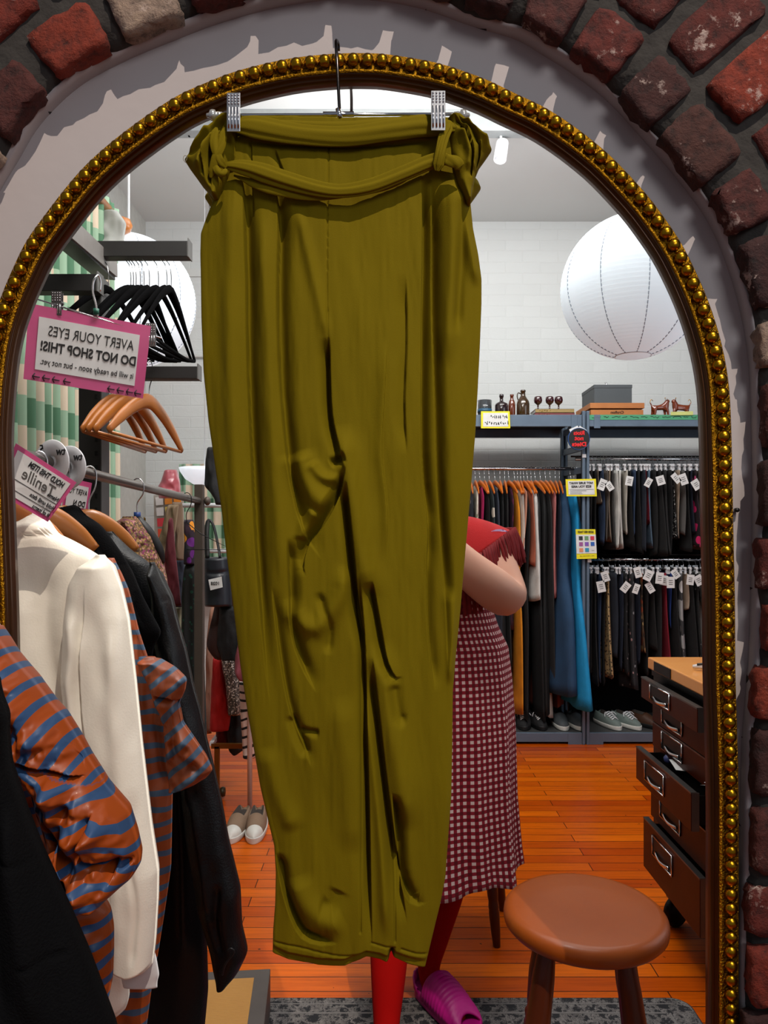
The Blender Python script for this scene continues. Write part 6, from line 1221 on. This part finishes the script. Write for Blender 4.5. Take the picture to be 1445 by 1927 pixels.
# sleeves
gp = gingham('purple_gingham', (120, 84, 130), (184, 156, 186), (232, 226, 230))
for sgn, a0, a1 in ((1, (BX+.165, BYY, 1.352), P(930, 1028, 2.155)), (-1, (BX-.13, BYY, 1.385), (BX-.215, 2.15, 1.275))):
    a0, a1 = Vector(a0), Vector(a1); b = MB().tube([a0, a0.lerp(a1, .4), a1.lerp(a0, -.25)], [.012, .040, .056], 40, res=16); 
    us = [((i % 40)*.44/.8, (i//40)*.5) for i in range(len(b.v))]; link_mesh('sleeve', b.v, b.f, gp, pe, uvs=us)
# red suede yoke with fringe, white lace collar
suede = mat('red_suede', (176, 8, 12), .9, bump=.3, bs=300); fringe_m = mat('dark_red_fringe', (120, 6, 14), .85)
vs = []; fs = []; n = 14; k_ = 72
for i in range(n+1):
    t = i/n
    for j in range(k_):
        a = 2*PI*j/k_; fr = max(0, -math.sin(a)); drop = .048+.115*fr**3; w = .075+(.246-.075)*t**.85; d_ = .070+(.150-.070)*t**.8
        vs.append((BX+w*math.cos(a)*(1+.02*math.sin(9*a)*t), BYY+d_*math.sin(a), 1.428-drop*t**1.5))
for i in range(n):
    for j in range(k_): fs.append((i*k_+j, (i+1)*k_+j, (i+1)*k_+(j+1) % k_, i*k_+(j+1) % k_))
yk = link_mesh('fringed_collar', vs, fs, suede, pe); s_ = yk.modifiers.new('thick', 'SOLIDIFY'); s_.thickness = .004
b = MB(); random.seed(2)
for q in range(170):
    a = 2*PI*q/170+random.uniform(-.01, .01); fr = max(0, -math.sin(a)); r0 = Vector((BX+.248*math.cos(a), BYY+.152*math.sin(a), 1.428-.049-.115*fr**3)); L_ = random.uniform(.075, .10) if abs(math.cos(a)) > .75 else random.uniform(.12, .155); o = Vector((math.cos(a), math.sin(a), 0))*random.uniform(.012, .03)
    b.tube([r0+Vector((0, 0, .012)), r0+o*.6+Vector((0, 0, -L_*.35)), r0+o*.9+Vector((random.uniform(-.006, .006), 0, -L_))], random.choice((.0038, .0045, .006)), 5, res=7, flat=.4)
tag(b.build('fringe', fringe_m, yk), kind='stuff')
b = MB().tube([(BX+.082*math.cos(a), BYY+.076*math.sin(a), 1.436-.012*max(0, -math.sin(a))+.004*math.sin(14*a)) for a in np.linspace(0, 2*PI, 60)], .017, 8, flat=.45); b.build('lace_collar', paper, pe)
# slides
pk = mat('hot_pink_foam', (206, 14, 140), .5)
def slide(h, t, label_side):
    h, t = Vector(h), Vector(t); d = (t-h).normalized(); s = Vector((d.y, -d.x, 0)); L_ = (t-h).length; vs = []; fs = []; m_ = 40
    def w(x): return .049*(.80+.20*math.sin(PI*min(1, x*.95)))*(math.sqrt(max(0, 1-((x-.78)/.22)**2)) if x > .78 else 1)*(math.sqrt(max(0, 1-((.18-x)/.18)**2)) if x < .18 else 1)
    for z, g in ((0, .92), (.006, 1), (.028, 1), (.034, .94), (.030, .8)):
        for j in range(m_): a = 2*PI*j/m_; x = .5+.5*math.cos(a); vs.append(h+d*(x*L_)+s*(max(w(x), .001)*g*(1 if math.sin(a) >= 0 else -1))+Vector((0, 0, z)))
    for i in range(4):
        for j in range(m_): fs.append((i*m_+j, i*m_+(j+1) % m_, (i+1)*m_+(j+1) % m_, (i+1)*m_+j))
    fs.append(tuple(range(m_))[::-1]); fs.append(tuple(4*m_+j for j in range(m_))); sl_ = link_mesh('slide', vs, fs, pk, pe)
    vs = []; fs = []; n, k = 40, 20
    for i in range(n+1):
        u_ = i/n; x = .30+.62*u_; hgt = np.interp(x, [.28, .36, .5, .75, .90, .93], [.088, .100, .094, .070, .052, .044]); rd = .0016*math.sin(u_*PI*26)*(1 if u_ < .62 else .3)
        for j in range(k+1):
            a = PI*j/k; toe = .10*math.sin(a)**2*(u_)**1 ; xx = x-toe*(u_ > .6)*(u_-.6)/.4+(-.0)*u_; ww = max(w(min(x, .93)), .02)*1.10+rd
            vs.append(h+d*(xx*L_)+s*(ww*math.cos(a))+Vector((0, 0, .022+(hgt-.022+rd)*math.sin(a)**.75)))
    for i in range(n):
        for j in range(k): fs.append((i*(k+1)+j, (i+1)*(k+1)+j, (i+1)*(k+1)+j+1, i*(k+1)+j+1))
    o = link_mesh('slide_band', vs, fs, pk, sl_); q_ = o.modifiers.new('t', 'SOLIDIFY'); q_.thickness = .006
    vs = []; fs = []          # low ribbed heel cup
    for i in range(25):
        a = PI/2+PI*i/24; rd = .0012*math.sin(i*2.6)
        for z, g in ((.02, 1.0), (.045, 1.08), (.060, 1.10), (.060, 1.0), (.03, .9)): vs.append(h+d*(.20*L_+(.20*L_+rd)*g*math.cos(a))+s*(.043*g*math.sin(a)+rd)+Vector((0, 0, z-(.018*abs(math.sin(a))**3 if z > .03 else 0))))
    for i in range(24):
        for j in range(5): fs.append((i*5+j, (i+1)*5+j, (i+1)*5+(j+1) % 5, i*5+(j+1) % 5))
    link_mesh('heel_cup', vs, fs, pk, sl_)
slide((.108, 2.235, .010), (.250, 1.995, .010), 'r'); slide((.008, 1.975, .010), (-.035, 1.705, .010), 'l')
# phone held up in front of the face line
ph = root('phone', (.0, 1.965, 1.33), 'black phone held up by the person, hidden behind the trousers', 'phone'); MB().box2((-.036, 1.957, 1.315), (.036, 1.965, 1.465)).build('phone_case', black, ph, smooth=False, bevel=.004)
MB().lathe([(.0001, 0), (.008, 0), (.008, .002), (.0001, .002)], (-.0, 1.956, 1.445), 16, Matrix.Rotation(PI/2, 3, 'X')).build('camera_lens', chrome, ph)
